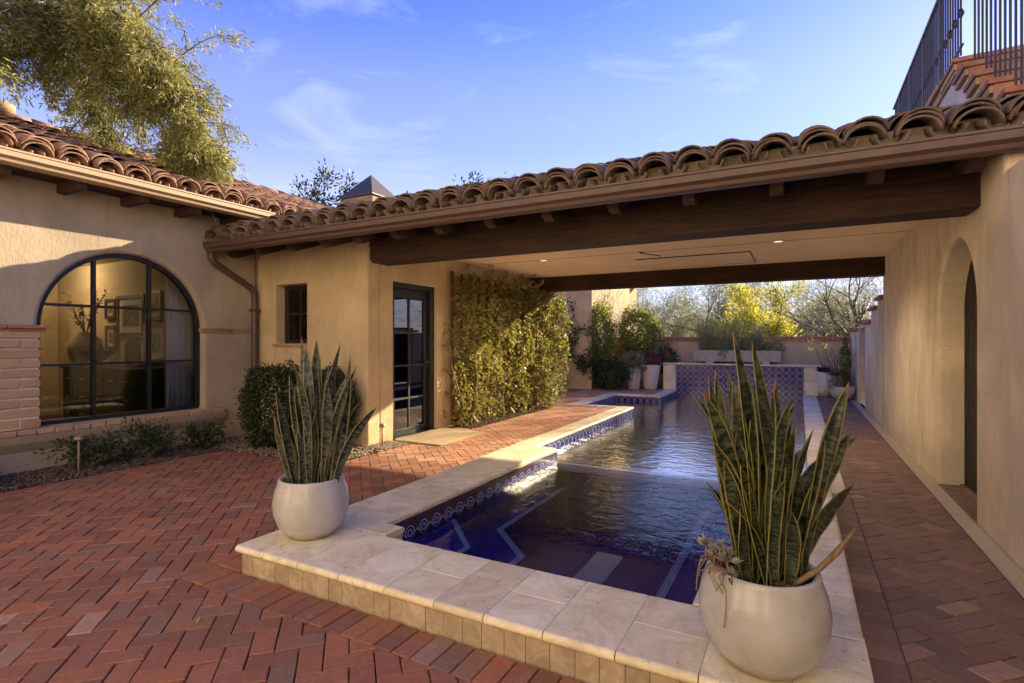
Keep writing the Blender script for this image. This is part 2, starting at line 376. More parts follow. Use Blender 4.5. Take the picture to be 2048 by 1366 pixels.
M['glass'] = glassmat('window_glass', (.85, .87, .85), 1.6)
M['glass_door'] = glassmat('door_glass', (.6, .64, .64), 2.3)
def ogee(name, sx=.1515, pale=0):
    """hand painted tile: blue lozenge in a white ogee loop, purple corners (object space: x across, z up)"""
    t = NT(name); x, y, z = t.sep(t.tc('Object'))
    u = t.math('DIVIDE', x, sx); v = t.math('DIVIDE', z, sx)
    au = t.math('ABSOLUTE', u); av = t.math('ABSOLUTE', v)
    d = t.math('POWER', t.math('ADD', t.math('POWER', au, 1.5), t.math('POWER', av, 1.5)), 1/1.5)
    c = t.mix(t.ramp(d, [(.36, 0), (.38, 1)]), (.008, .010, .10), (.020, .022, .17))
    n = t.noise(t.pos(), 25, 3, .6); c = t.mix(t.math('MULTIPLY', n, .25), c, (.02, .05, .30))
    c = t.mix(t.ramp(d, [(.475, 0), (.485, 1)]), c, (.05, .03, .11))
    e = t.math('ABSOLUTE', t.math('SUBTRACT', d, .455)); c = t.mix(t.ramp(e, [(.026, 1), (.038, 0)]), c, (.36, .35, .46))
    if pale: c = t.mix(pale, c, (.42, .36, .60))
    return t.fin(c, .14, None, .5)
M['ogee'] = ogee('ogee_tile')
def bandtile():
    t = NT('band_tile'); x, y, z = t.sep(t.tc('Object'))
    u = t.math('DIVIDE', x, .15); v = t.math('DIVIDE', z, .15)
    r = t.math('POWER', t.math('ADD', t.math('MULTIPLY', u, u), t.math('POWER', t.math('ADD', v, .12), 2)), .5)
    c = t.mix(t.ramp(r, [(.27, 0), (.29, 1)]), (.012, .018, .16), (.05, .03, .055))
    for rad in (.31, .14):
        e = t.math('ABSOLUTE', t.math('SUBTRACT', r, rad)); c = t.mix(t.ramp(e, [(.016, 1), (.03, 0)]), c, (.36, .36, .44))
    w = t.math('ABSOLUTE', t.math('SUBTRACT', t.math('ADD', v, .30), t.math('MULTIPLY', u, u))); c = t.mix(t.ramp(w, [(.02, 1), (.035, 0)]), c, (.30, .28, .34))
    return t.fin(c, .16)
M['band'] = bandtile()
M['ogee_pale'] = ogee('ogee_pale', .112, .45); M['pale_teal'] = paint('reflection_teal', (.42, .52, .52), .5)
M['orange_grout'] = paint('terracotta_grout', (.40, .17, .09), .9)
def leafmat(name, stops, trans=.35, rough=.5, sat=False):
    t = NT(name); c = t.ramp(t.rnd(), stops); t.fin(c, rough, None, .35)
    tl = t.n.new('ShaderNodeBsdfTranslucent'); t.l.new(t.mix(.5, c, (.30, .34, .03), 'MIX') if sat else c, tl.inputs[0])
    mxs = t.n.new('ShaderNodeMixShader'); mxs.inputs[0].default_value = trans
    t.l.new(t.p.outputs[0], mxs.inputs[1]); t.l.new(tl.outputs[0], mxs.inputs[2]); t.l.new(mxs.outputs[0], t.out.inputs[0])
    return t.m
M['l_vine'] = leafmat('vine_leaf', [(0, (.08, .10, .03)), (.25, (.17, .20, .05)), (.5, (.30, .30, .08)), (.62, (.30, .19, .10)), (.85, (.33, .16, .085)), (1, (.36, .33, .13))], .35, .48, True)
M['l_olive'] = leafmat('willow_leaf', [(0, (.15, .165, .05)), (.5, (.28, .28, .085)), (1, (.45, .42, .15))], .5)
M['l_box'] = leafmat('boxwood_leaf', [(0, (.018, .035, .010)), (.5, (.035, .06, .018)), (1, (.065, .085, .03))], .2)
M['l_citrus'] = leafmat('citrus_leaf', [(0, (.07, .105, .025)), (.5, (.15, .19, .04)), (1, (.30, .29, .07))], .45, .45, True)
M['l_yellow'] = leafmat('yellow_leaf', [(0, (.34, .36, .035)), (.5, (.52, .50, .045)), (1, (.64, .56, .08))], .55)
M['l_palo'] = leafmat('paloverde_leaf', [(0, (.17, .20, .10)), (.5, (.26, .29, .16)), (1, (.36, .37, .23))], .45)
M['l_red'] = leafmat('red_leaf', [(0, (.12, .035, .035)), (.5, (.22, .065, .055)), (1, (.28, .12, .09))], .3)
M['l_grey'] = leafmat('silver_leaf', [(0, (.13, .15, .085)), (.5, (.24, .27, .15)), (1, (.38, .40, .26))], .3)
M['l_agave'] = leafmat('agave_leaf', [(0, (.10, .14, .08)), (.5, (.16, .20, .11)), (1, (.22, .25, .14))], .15)
M['l_dark'] = leafmat('dark_leaf', [(0, (.045, .02, .045)), (1, (.10, .05, .08))], .15)
M['l_dry'] = leafmat('fallen_leaf', [(0, (.36, .22, .03)), (1, (.52, .40, .12))], .2)
M['l_succ'] = leafmat('succulent_leaf', [(0, (.20, .22, .20)), (.6, (.28, .29, .27)), (1, (.25, .20, .11))], .1)
M['bark'] = wood('tree_bark', (.17, .125, .085), (.07, .05, .035), 2)
M['bark_green'] = wood('green_bark', (.21, .19, .095), (.11, .10, .05), 2)
M['stem_dry'] = wood('dry_stem', (.30, .21, .12), (.14, .09, .05), 2)
def snake(name, a, b, edge, flip):
    t = NT(name); uv = t.sep(t.tc('UV')); i = t.n.new('ShaderNodeObjectInfo'); r = i.outputs['Random']
    mp2 = t.n.new('ShaderNodeCombineXYZ'); t.put(mp2.inputs[0], t.math('MULTIPLY', uv[0], 1.0)); t.put(mp2.inputs[1], t.math('MULTIPLY', uv[1], 30)); t.put(mp2.inputs[2], t.math('MULTIPLY', r, 60))
    n = t.noise(mp2.outputs[0], 1.5, 4, .6, .5)
    c = t.mix(t.ramp(n, [(.46, 0), (.55, 1)]), a, b)
    e = t.math('ABSOLUTE', t.math('SUBTRACT', uv[0], .5)); wob = t.noise(mp2.outputs[0], .6, 2, .5)
    lim = t.math('ADD', e, t.math('MULTIPLY', t.math('SUBTRACT', wob, .5), .05))
    c = t.mix(t.ramp(lim, [(.44, 0), (.455, 1)]), c, edge)
    tip = t.math('MULTIPLY', t.ramp(uv[1], [(.93, 0), (1, 1)]), t.ramp(r, [(.5, 0), (.55, 1)])); c = t.mix(tip, c, (.30, .13, .04))
    return t.fin(c, .48, t.bump(n, .06, .004), .4)
M['snake'] = snake('snake_plant_leaf', (.006, .011, .005), (.055, .070, .036), (.20, .185, .045), 0)
M['snake_grey'] = snake('snake_plant_leaf_grey', (.007, .011, .008), (.078, .088, .066), (.22, .205, .08), 0)
def emit(name, col, k):
    t = NT(name); t.p.inputs['Emission Color'].default_value = (*col, 1); t.p.inputs['Emission Strength'].default_value = k; return t.fin((.8, .7, .5), .6)
M['lampshade'] = emit('lamp_shade', (1, .55, .15), 2.2)
M['downlight'] = emit('downlight_lens', (1, .72, .4), .35)

# ---------------------------------------------------------------- ground, paving
def clip_half(poly, nx, ny, d):
    """keep nx*x+ny*y >= d"""
    out = []
    for i in range(len(poly)):
        p, q = poly[i], poly[(i+1) % len(poly)]
        a = nx*p[0]+ny*p[1]-d; b = nx*q[0]+ny*q[1]-d
        if a >= 0: out.append(p)
        if (a >= 0) != (b >= 0):
            t = a/(a-b); out.append((p[0]+(q[0]-p[0])*t, p[1]+(q[1]-p[1])*t))
    return out
def area(p):
    return abs(sum(p[i][0]*p[(i+1) % len(p)][1]-p[(i+1) % len(p)][0]*p[i][1] for i in range(len(p))))/2 if len(p) > 2 else 0
def clip_rect(poly, r):
    for n in ((1,0,r[0]), (-1,0,-r[1]), (0,1,r[2]), (0,-1,-r[3])):
        poly = clip_half(poly, *n)
        if len(poly) < 3: return []
    return poly
def minus_rect(poly, r):
    if area(clip_rect(poly, r)) < 1e-6: return poly
    best = []
    for n in ((-1,0,-r[0]), (1,0,r[1]), (0,-1,-r[2]), (0,1,r[3])):
        q = clip_half(poly, *n)
        if area(q) > area(best): best = q
    return best
BL, BW, JT = .204, .102, .005
def herring(x0, x1, y0, y1, obstacles, ox=0, oy=0):
    """45 degree herringbone bricks clipped to the rectangle and the obstacles: (polygon, whole, centre, angle)"""
    res = []; k = math.sqrt(.5); cx, cy = (x0+x1)/2, (y0+y1)/2; half = int((abs(x1-x0)+abs(y1-y0))/BW*.75)+4
    def W(a, b): return (ox+cx+(a-b)*k*BW, oy+cy+(a+b)*k*BW)
    for r in range(-half, half):
        for c in range(-half, half):
            m = (c-r) % 4
            if m == 0: rect = (c, c+2, r, r+1)
            elif (r-c) % 4 == 1: rect = (c, c+1, r, r+2)
            else: continue
            j = JT/BW/2
            poly = [W(rect[0]+j, rect[2]+j), W(rect[1]-j, rect[2]+j), W(rect[1]-j, rect[3]-j), W(rect[0]+j, rect[3]-j)]
            if max(p[0] for p in poly) < x0 or min(p[0] for p in poly) > x1 or max(p[1] for p in poly) < y0 or min(p[1] for p in poly) > y1: continue
            A = area(poly); q = clip_rect(poly, (x0, x1, y0, y1))
            for ob in obstacles:
                if len(q) < 3: break
                q = minus_rect(q, ob)
            if len(q) < 3 or area(q) < .0012: continue
            ctr = (sum(p[0] for p in poly)/4, sum(p[1] for p in poly)/4)
            res.append((q, area(q) > A*.995, ctr, math.pi/4 if m == 0 else math.pi*3/4))
    return res
def rowbricks(x0, x1, y0, y1, along, w=.102):
    """a straight course: bricks side by side along 'x' or 'y'"""
    res = []; a0, a1 = (x0, x1) if along == 'x' else (y0, y1); n = max(1, round((a1-a0)/w)); st = (a1-a0)/n; j = JT/2
    for i in range(n):
        a, b = a0+i*st+j, a0+(i+1)*st-j
        q = [(a, y0+j), (b, y0+j), (b, y1-j), (a, y1-j)] if along == 'x' else [(x0+j, a), (x1-j, a), (x1-j, b), (x0+j, b)]
        res.append((q, False, (sum(p[0] for p in q)/4, sum(p[1] for p in q)/4), 0))
    return res
def brick_geo(poly, top=0.0, depth=.028, bev=.0048, tilt=(0,0)):
    n = len(poly); cx = sum(p[0] for p in poly)/n; cy = sum(p[1] for p in poly)/n
    def zz(p): return top+tilt[0]*(p[0]-cx)+tilt[1]*(p[1]-cy)
    ins = []
    for p in poly:
        dx, dy = cx-p[0], cy-p[1]; L = math.hypot(dx, dy); k = min(.3, bev*1.35/max(L, 1e-6)); ins.append((p[0]+dx*k, p[1]+dy*k))
    vs = [(p[0], p[1], top-depth) for p in poly]+[(p[0], p[1], zz(p)-bev*.8) for p in poly]+[(q[0], q[1], zz(q)) for q in ins]
    fs = [(i, (i+1) % n, n+(i+1) % n, n+i) for i in range(n)]+[(n+i, n+(i+1) % n, 2*n+(i+1) % n, 2*n+i) for i in range(n)]+[tuple(range(2*n, 3*n))]
    return vs, fs
def vis_score(c):
    s, cc = math.sin(YAW), math.cos(YAW); d = -s*c[0]+cc*c[1]; r = cc*c[0]+s*c[1]
    if d < .3: return -1
    u = 1024+FPX*r/d; v = 683+FPX*CAMZ/d
    if u < -20 or u > 2068 or v > 1400: return -1/(d)
    if -3.05 < c[0]*1.0 < -2.85 and c[1] > 2.0: return -.5
    return 1/d**3
def lay(bricks, parent, mat, limit=300, z=0.0, seed=1, name='brick'):
    rg = random.Random(seed); bricks = sorted(bricks, key=lambda b: -vis_score(b[2]))
    base = brick_geo([(-BL/2+JT/2, -BW/2+JT/2), (BL/2-JT/2, -BW/2+JT/2), (BL/2-JT/2, BW/2-JT/2), (-BL/2+JT/2, BW/2-JT/2)])
    b0 = MB(); b0.add(*base); shared = b0.mesh(name, mat)
    rest = MB(); P = worldloc(parent)
    for i, (q, whole, c, ang) in enumerate(bricks):
        h = z+rg.uniform(-.0035, .0015); tl = (rg.uniform(-.012, .012), rg.uniform(-.012, .012))
        if i < limit:
            if whole:
                o = link(name, shared, parent); o.location = Vector((c[0], c[1], h))-P; o.rotation_euler = (tl[0], tl[1], ang+rg.uniform(-.012, .012)+(math.pi if rg.random() < .5 else 0))
            else:
                m = MB(); vs, fs = brick_geo([(p[0]-c[0], p[1]-c[1]) for p in q], tilt=tl); m.add(vs, fs)
                o = link(name, m.mesh(name, mat), parent); o.location = Vector((c[0], c[1], h))-P
        else: rest.add(*brick_geo(q, top=h, tilt=tl))
    if rest.v: rest.build('brick_field', mat, parent, kind='stuff')
GZ = -.9
gnd = MB(); gnd.add([(-900,-700,GZ),(900,-700,GZ),(900,1200,GZ),(-900,1200,GZ)], [(0,1,2,3)]); g = gnd.build('desert_ground', M['desert'], kind='structure')
SOLD = (-3.05, .39, 1.76, 5.37)       # spa platform with its soldier course
POOLO = (-3.22, .37, 5.3, 15.0)       # pool with coping
BED1 = (-7.2, -6.15, -2.0, 4.15); BED2 = (-7.0, -4.42, 4.10, 5.10); BED3 = (-4.85, -4.42, 5.0, 5.46); VBED = (-4.85, -4.36, 6.86, 9.75)
RECO = (-4.32, -3.0, 10.4, 13.35)     # entry step recess with coping
patio = MB()
for (a, b, c, d) in ((-7.2, -3.0, -2.5, 5.35), (-3.0, .25, -2.5, 1.9), (-5.0, -3.1, 5.3, 10.45), (-6.9, -4.2, 10.4, 13.3), (-6.9, -2.98, 13.3, 16.0)):
    patio.add([(a,c,-.02+R.uniform(0,.004)),(b,c,-.02),(b,d,-.02),(a,d,-.02)], [(0,1,2,3)])
patio = patio.build('patio', M['sand'], kind='structure')
bk = herring(-7.1, .25, -2.2, 10.7, [SOLD, POOLO, BED1, BED2, BED3, VBED, (-7.2, -4.8, 5.0, 10.3), RECO, (.2, 2, -3, 20), (.0, .3, -3, 1.8)], .013, .02)
bk += herring(-6.9, -3.22, 10.7, 15.72, [RECO, (-7, -5.04, 14.05, 20), (-3.22, 1, 10, 13.1), (-3.3, -2.9, 14.95, 16)], .02, .05)
bk += rowbricks(-3.05, .39, 1.76, 1.965, 'x')+rowbricks(-3.05, -2.83, 1.97, 5.37, 'y')
bk += rowbricks(-6.15, -6.05, -2.0, 4.0, 'y', .205)
bk = [b for b in bk if not (-6.15 < b[2][0] < -6.05 and b[2][1] < 4.0 and b[1])]
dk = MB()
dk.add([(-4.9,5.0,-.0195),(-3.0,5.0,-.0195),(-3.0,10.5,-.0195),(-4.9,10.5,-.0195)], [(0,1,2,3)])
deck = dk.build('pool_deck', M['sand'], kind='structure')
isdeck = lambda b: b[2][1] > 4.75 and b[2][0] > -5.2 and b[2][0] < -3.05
lay([b for b in bk if not isdeck(b)], patio, M['brick'], 300, 0, 3); lay([b for b in bk if isdeck(b)], deck, M['brick_deck_lit'], 300, 0, 4)
# the side walkway along the right wall
wk = MB()
wk.add([(.18,-2.5,-.02),(1.2,-2.5,-.02),(1.2,15.9,-.02),(.18,15.9,-.02)], [(0,1,2,3)]); wk.add([(1.2,5.06,-.02),(1.40,5.06,-.02),(1.40,6.27,-.02),(1.2,6.27,-.02)], [(0,1,2,3)])
walk = wk.build('side_walkway', M['sand'], kind='structure')
wb_ = herring(.255, 1.015, -2.3, 15.7, [SOLD, POOLO, (-3, .36, 14.9, 16), (-.1, .39, -3, 1.76)], .03, .04)+rowbricks(.185, .39, 1.97, 5.36, 'y')+rowbricks(1.14, 1.36, 5.06, 6.27, 'y')
lay(wb_, walk, M['brick_walk'], 300, 0, 5)
dr = thing('channel_drain', (1.07, 5, 0), 'long pale slotted drain grate along the foot of the right wall', 'drain')
MB().box(1.018, 1.132, -2.2, 15.65, -.03, -.002).build('channel', M['drainslot'], dr)
sl = MB(); y = -2.2
while y < 12.0:
    sl.box(1.03, 1.12, y, y+.017, -.012, .002); y += .03
sl.box(1.02, 1.032, -2.2, 15.65, -.012, .003); sl.box(1.118, 1.131, -2.2, 15.65, -.012, .003); sl.box(1.033, 1.117, 12.0, 15.65, -.012, .0015)
sl.build('grate', M['drain'], dr, kind='stuff')

# ---------------------------------------------------------------- spa
PT = .15; SX0, SX1, SY0, SY1 = -2.85, .23, 1.95, 5.42     # slab outline
IX0, IX1, IY0 = -2.36, -.33, 2.49                           # water opening
spa = MB()   # platform body
spa.box(SX0+.04, IX0, SY0+.04, SY1, -.03, PT-.035).box(IX1, SX1-.04, SY0+.04, SY1, -.03, PT-.035).box(IX0, IX1, SY0+.04, IY0, -.03, PT-.035)
spa = spa.build('raised_spa', M['trav']); tag(spa, kind='structure')
def slab(poly, parent, z1=PT, th=.042, bull=(), name='coping_slab', mat='trav'):
    """slab with rounded edges: polygon prism + bevel"""
    x0, x1, y0, y1 = poly; x0 += J/2; x1 -= J/2; y0 += J/2; y1 -= J/2; m = MB(); e = .0025
    if not bull:
        m.box(x0, x1, y0, y1, z1-th, z1); return m.build(name, M[mat], parent, bevel=e, seg=1)
    def nose(a, s):      # rounded nose profile from bottom to top at end a, s=+1 outward positive
        r = th/2; return [(a-s*r+s*r*math.sin(t), z1-r-r*math.cos(t)) for t in [math.pi*k/8 for k in range(9)]]
    ax = 'y' if ('y0' in bull or 'y1' in bull) else 'x'; a, b = (y0, y1) if ax == 'y' else (x0, x1); lo = (ax+'0') in bull; hi = (ax+'1') in bull
    prof = (nose(b, 1) if hi else [(b, z1-th), (b, z1-e), (b-e, z1)])+(nose(a, -1)[::-1] if lo else [(a+e, z1), (a, z1-e), (a, z1-th)])
    if ax == 'y': m.prism(prof, lambda p, q, h: (h, p, q), x0, x1)
    else: m.prism(prof, lambda p, q, h: (p, h, q), y0, y1)
    return m.build(name, M[mat], parent, bevel=.0018, seg=1)
J = .0035
def rect(a, b, c, d): return (a, b, c, d)
xs = [SX0, -2.61, -2.34, -2.04, -1.74, -1.45, -1.19, -.91, -.61, -.31, -.02, SX1]
for i in range(len(xs)-1):
    a, b = xs[i], xs[i+1]
    if a >= -1.75 and b <= -.3 and i % 2 == 0 or i == 8:
        slab(rect(a, b, SY0, 2.21), spa, bull=('y0',)); slab(rect(a, b, 2.21, IY0), spa, bull=('y1',))
    elif i in (4,):
        slab(rect(a, b, SY0, 2.20), spa, bull=('y0',)); slab(rect(a, b, 2.20, IY0), spa, bull=('y1',))
    else: slab(rect(a, b, SY0, IY0), spa, bull=('y0', 'y1'))
ys = [IY0, 2.86, 3.16, 3.55, 3.95, 4.28, 4.62, 4.98, SY1]
for i in range(len(ys)-1):
    a, b = ys[i], ys[i+1]
    if i % 3 == 1: slab(rect(SX0, IX0, a, b), spa, bull=('x0', 'x1'))
    else:
        xm = -2.58 if i % 2 else -2.66
        slab(rect(SX0, xm, a, b), spa, bull=('x0',)); slab(rect(xm, IX0, a, b), spa, bull=('x1',))
    slab(rect(IX1, SX1, a+.03, min(b+.03, SY1)), spa, bull=('x0', 'x1'))
slab(rect(IX1, SX1, IY0, IY0+.03), spa, bull=0)
for a, b in ((IX0, -2.20), (-.42, IX1)):
    slab(rect(a, b, IY0, 2.67), spa, bull=('y1',)); MB().box(a+.012, b-.012, IY0, 2.655, -.6, PT-.043).build('corner_block', M['trav'], spa)
grout = MB().box(SX0+.03, SX1-.03, SY0+.03, IY0-.025, PT-.034, PT-.0025).box(SX0+.03, IX0-.025, IY0-.03, SY1-.02, PT-.0339, PT-.0026).box(IX1+.025, SX1-.03, IY0-.03, SY1-.02, PT-.0338, PT-.0027)
grout.build('grout_bed', M['lightstone'], spa)
x = SX0+.03; rr = random.Random(4)
while x < SX1-.05:
    w = rr.uniform(.088, .112); w = min(w, SX1-.03-x)
    MB().box(x+.0009, x+w-.0009, SY0+.026+rr.uniform(0, .002), SY0+.05, -.028, PT-.0435).build('riser_tile', M['riser'], spa, bevel=.002); x += w
for sx in (SX0+.03, SX1-.03):
    y = SY0+.05
    while y < SY1-.05:
        w = min(.105, SY1-.01-y); a, b = (sx-.002, sx+.02) if sx < -1 else (sx-.02, sx+.002)
        MB().box(a, b, y+.0015, y+w-.0015, -.028, PT-.0435).build('riser_tile', M['riser'], spa); y += w
# basin, benches, stripes
SPW = -.012
bas = MB()
bas.add([(IX0,IY0,PT-.04),(IX1,IY0,PT-.04),(IX1,5.2,PT-.04),(IX0,5.2,PT-.04),(IX0,IY0,-.62),(IX1,IY0,-.62),(IX1,5.2,-.62),(IX0,5.2,-.62)], [(4,5,6,7),(0,1,5,4),(1,2,6,5),(3,0,4,7)])
bas.build('spa_basin', M['mosaic'], spa)
def bench(poly, z1, name='bench'): 
    m = MB(); m.prism(poly, lambda a, b, h: (a, b, h), -.619, z1); return m.build(name, M['mosaic'], spa)
bench([(IX0+.001, IY0+.001), (-1.70, IY0+.001), (-1.70, 3.36), (-2.11, 3.77), (-2.13, 5.199), (IX0+.001, 5.199)], -.21)
bench([(IX0+.002, IY0+.002), (-1.92, IY0+.002), (-1.91, 2.99), (IX0+.002, 3.46)], -.055, 'entry_step')
bench([(-.76, IY0+.001), (IX1-.001, IY0+.001), (IX1-.001, 5.199), (-.76, 5.199)], -.21)
def stripe(pts, z, w=.052):
    m = MB()
    for (a, b), (c, d) in zip(pts[:-1], pts[1:]):
        t = Vector((c-a, d-b)).normalized(); nx, ny = -t.y*w/2, t.x*w/2; e = w*.25
        m.add([(a-nx-t.x*e, b-ny-t.y*e, z), (c-nx+t.x*e, d-ny+t.y*e, z), (c+nx+t.x*e, d+ny+t.y*e, z), (a+nx-t.x*e, b+ny-t.y*e, z)], [(0,1,2,3)]); z += .0015
    m.build('step_stripe', M['mosaic_white'], spa)
stripe([(-2.16, 5.19), (-2.14, 3.78), (-1.73, 3.37), (-1.73, IY0)], -.205)
stripe([(IX0+.01, 3.42), (-1.945, 3.0), (-1.945, IY0)], -.05, .04)
stripe([(-.73, 5.19), (-.73, IY0)], -.205)
MB().box(-1.62, -1.38, 3.98, 4.68, -.617, -.60).build('pale_plate', M['pale_teal'], spa, bevel=.003)  # plate standing in for a pale patch of reflected light in the water
for (x, y, z) in ((-2.08, 2.86, -.055), (-2.25, 4.25, -.21), (-1.55, 3.15, -.6), (-1.35, 3.75, -.6)):
    MB().lathe([(0, .016), (.022, .016), (.03, .008), (.034, 0)], (x, y, z), 20).build('jet_fitting', M['white'], spa, smooth=True)
# waterline tiles (each its own mesh object, pattern in object space)
def tilemesh(w, h, mat, th=.01):
    m = MB().box(-w/2+.0012, w/2-.0012, 0, th, -h/2+.0012, h/2-.0012); return m.mesh('wall_tile', mat)
def tile_row(parent, p0, p1, z, h, mat, w=.15, inward=None, me=None, name='waterline_tile'):
    """tiles along the line p0->p1, face turned to the left of the line direction reversed (towards the water)"""
    p0, p1 = Vector(p0), Vector(p1); L = (p1-p0).length; n = max(1, int(round(L/w))); me = me or tilemesh(L/n, h, mat)
    t = (p1-p0).normalized(); ang = math.atan2(t.y, t.x)
    for i in range(n):
        c = p0+t*(L/n*(i+.5)); o = link(name, me, parent); o.location = Vector((c.x, c.y, z))-worldloc(parent); o.rotation_euler = (0, 0, ang)
tile_row(spa, (IX0+.011, 2.68), (IX0+.011, 5.2), (PT-.042+SPW)/2-.012, PT-.042-SPW+.05, M['band'], inward=1) if False else None
def band(parent, p0, p1, ztop, zbot, mat, w=.15, name='waterline_tile'):
    # front face (local -y) must look at the water: line runs with the water on its right hand
    tile_row(parent, p0, p1, (ztop+zbot)/2, ztop-zbot, mat, w, name=name)
band(spa, (IX0+.012, 2.67), (IX0+.012, 5.42), PT-.043, SPW-.04, M['band'])
band(spa, (IX1-.012, 5.42), (IX1-.012, 2.67), PT-.043, SPW-.04, M['band'])
# spillway wall between spa and pool
MB().box(IX0-.5, IX1+.42, 5.2, 5.55, -1.6, -.045).build('spillway_wall', M['mosaic_purple'], spa)
st = MB()
sw = []
nx = 18
dm = tilemesh(.112, .112, M['ogee_pale'])
for i in range(18):
    for j in range(3):
        o = link('spillway_tile', dm, spa); o.location = Vector((-2.36+.056+i*.1128, 5.206+.056+j*.1128, -.034)); o.rotation_euler = (-math.pi/2, 0, 0)
MB().box(IX0-.49, IX0+.012, 5.421, 5.432, -.6, PT-.044).build('end_panel', M['mosaic'], spa); MB().box(IX1-.012, IX1+.54, 5.421, 5.432, -.6, PT-.044).build('end_panel', M['mosaic'], spa)
w_s = MB()
nxw, nyw = 1, 1
w_s.add([(IX0,IY0,SPW),(IX1,IY0,SPW),(IX1,5.553,SPW),(IX0,5.553,SPW)], [(0,1,2,3)]); w_s = w_s.build('spa_water', M['water_spa'], kind='structure')
fall = MB(); fall.add([(IX0,5.5535,SPW),(IX1,5.5535,SPW),(IX1,5.56,-.17),(IX0,5.56,-.17)], [(0,1,2,3)]); fall.build('water_fall', M['water_spa'], w_s)

# ---------------------------------------------------------------- pool
PX0, PX1, PY0, PY1, PW = -2.95, .10, 5.55, 15.0, -.17
pool = MB()
zt = -.045
out = [(PX1, PY0), (PX1, PY1), (PX0, PY1), (PX0, 13.1), (-4.05, 13.1), (-4.05, 10.65), (PX0, 10.65), (PX0, PY0)]
n = len(out)
pool.add([(a, b, zt) for a, b in out]+[(a, b, -1.5) for a, b in out], [(i, (i+1) % n, n+(i+1) % n, n+i) for i in range(n)]+[tuple(range(n, 2*n))])
pool = pool.build('swimming_pool', M['plaster'], kind='structure')
MB().box(PX0+.001, PX1-.001, 5.551, 7.19, -1.49, -.45).build('sun_shelf', M['mosaic_purple'], pool)
MB().box(PX0+.002, PX1-.002, 7.15, 7.195, -.46, -.443).build('shelf_trim', M['mosaic_white'], pool)
MB().box(-4.049, PX0-.03, 10.651, 13.099, -1.49, -.26).build('entry_step', M['mosaic'], pool)
MB().box(PX0-.03, PX0+.012, 10.651, 13.099, -1.49, -.175).build('step_trim', M['lightstone'], pool)
# coping
rr = random.Random(9)
def coping_run(a0, a1, fixed0, fixed1, along, bull, z=.004, w=.42):
    n = max(1, round((a1-a0)/w)); stp = (a1-a0)/n
    for i in range(n):
        a, b = a0+i*stp, a0+(i+1)*stp
        slab(rect(fixed0, fixed1, a, b) if along == 'y' else rect(a, b, fixed0, fixed1), pool, z1=z+rr.uniform(-.001, .001), th=.05, bull=bull)
coping_run(5.42, 10.67, -3.21, PX0+.02, 'y', ('x1',)); coping_run(-4.30, -3.21, 10.40, 10.67, 'x', ('y1',))
coping_run(10.67, 13.08, -4.30, -4.03, 'y', ('x1',)); coping_run(-4.30, PX0+.02, 13.08, 13.35, 'x', ('y0',)); coping_run(13.35, 14.97, -3.21, PX0+.02, 'y', ('x1',))
coping_run(5.42, 14.97, PX1-.02, .37, 'y', ('x0',))
under = MB()
for (a, b, c, d) in ((-3.20, PX0, 5.36, 10.66), (-4.29, -4.05, 10.42, 13.3), (-4.29, -3.2, 10.42, 10.65), (-4.05, PX0, 13.1, 13.33), (-3.2, PX0, 13.33, 14.96), (PX1, .36, 5.43, 14.96)):
    under.box(a, b, c, d, -.5, -.047+R.uniform(0, .003))
under.build('coping_bed', M['lightstone'], pool)
for (p0, p1) in (((PX0+.012, 5.56), (PX0+.012, 10.65)), ((PX0+.012, 13.1), (PX0+.012, 15)), ((PX1-.012, 15), (PX1-.012, 5.56)), ((-4.038, 10.65), (-4.038, 13.1)), ((-4.05, 13.088), (PX0, 13.088))):
    band(pool, p0, p1, -.048, -.048-.155, M['ogee'])
w_p = MB(); w_p.add([(PX0,PY0+.012,PW),(PX1,PY0+.012,PW),(PX1,PY1,PW),(PX0,PY1,PW),(PX0,13.1,PW),(-4.05,13.1,PW),(-4.05,10.65,PW),(PX0,10.65,PW)], [(0,1,2,3,4,7),(4,5,6,7)])
w_p.build('pool_water', M['water'], kind='structure')

# ---------------------------------------------------------------- fountain wall and garden walls
ft = thing('fountain_wall', (-1.43, 15.3, 0), 'low raised wall of blue patterned tiles at the far end of the pool', 'fountain')
MB().box(-2.96, .10, 15.012, 15.5, -1.5, .69).build('tile_backing', M['orange_grout'], ft)
for x0, x1 in ((-3.30, -2.965), (.105, .42)):
    for z0, z1 in ((-.02, .34), (.344, .69)): MB().box(x0, x1, 14.99, 15.55, z0, z1).build('stone_block', M['trav'], ft, bevel=.004)
om = tilemesh(.1485, .1485, M['ogee'])
for i in range(20):
    for j in range(6):
        o = link('wall_tile', om, ft); o.location = Vector((-2.96+.0765+i*.153, 14.986, .612-.153*j))-worldloc(ft)
for i in range(7):
    x0 = -3.36+i*.548; slab(rect(x0, x0+.548, 14.94, 15.66), ft, z1=.735, th=.044, bull=('y0',), name='cap_slab')
MB().box(-2.05, -.75, 14.955, 15.0, .655, .69).build('spill_lip', M['copper'], ft)
def cap_bricks(parent, x0, x1, y0, y1, z, along, w=.10, name='cap_brick', mat='terracotta'):
    a0, a1 = (x0, x1) if along == 'x' else (y0, y1); n = max(1, round((a1-a0)/w)); stp = (a1-a0)/n
    for i in range(n):
        a, b = a0+i*stp+.003, a0+(i+1)*stp-.003; j = R.uniform(-.008, .008); k = R.uniform(-.004, .004)
        if along == 'x': MB().box(a, b, y0+j, y1+j, z+k, z+.055+k).build(name, M[mat], parent, bevel=.006)
        else: MB().box(x0+j, x1+j, a, b, z+k, z+.055+k).build(name, M[mat], parent, bevel=.006)
gw = thing('rear_garden_wall', (-2, 15.85, 0), 'low tan stucco garden wall behind the tiled fountain', 'wall')
MB().box(-8.5, 1.13, 15.70, 15.95, GZ, 1.335).build('wall', M['stucco'], gw, bevel=.01)
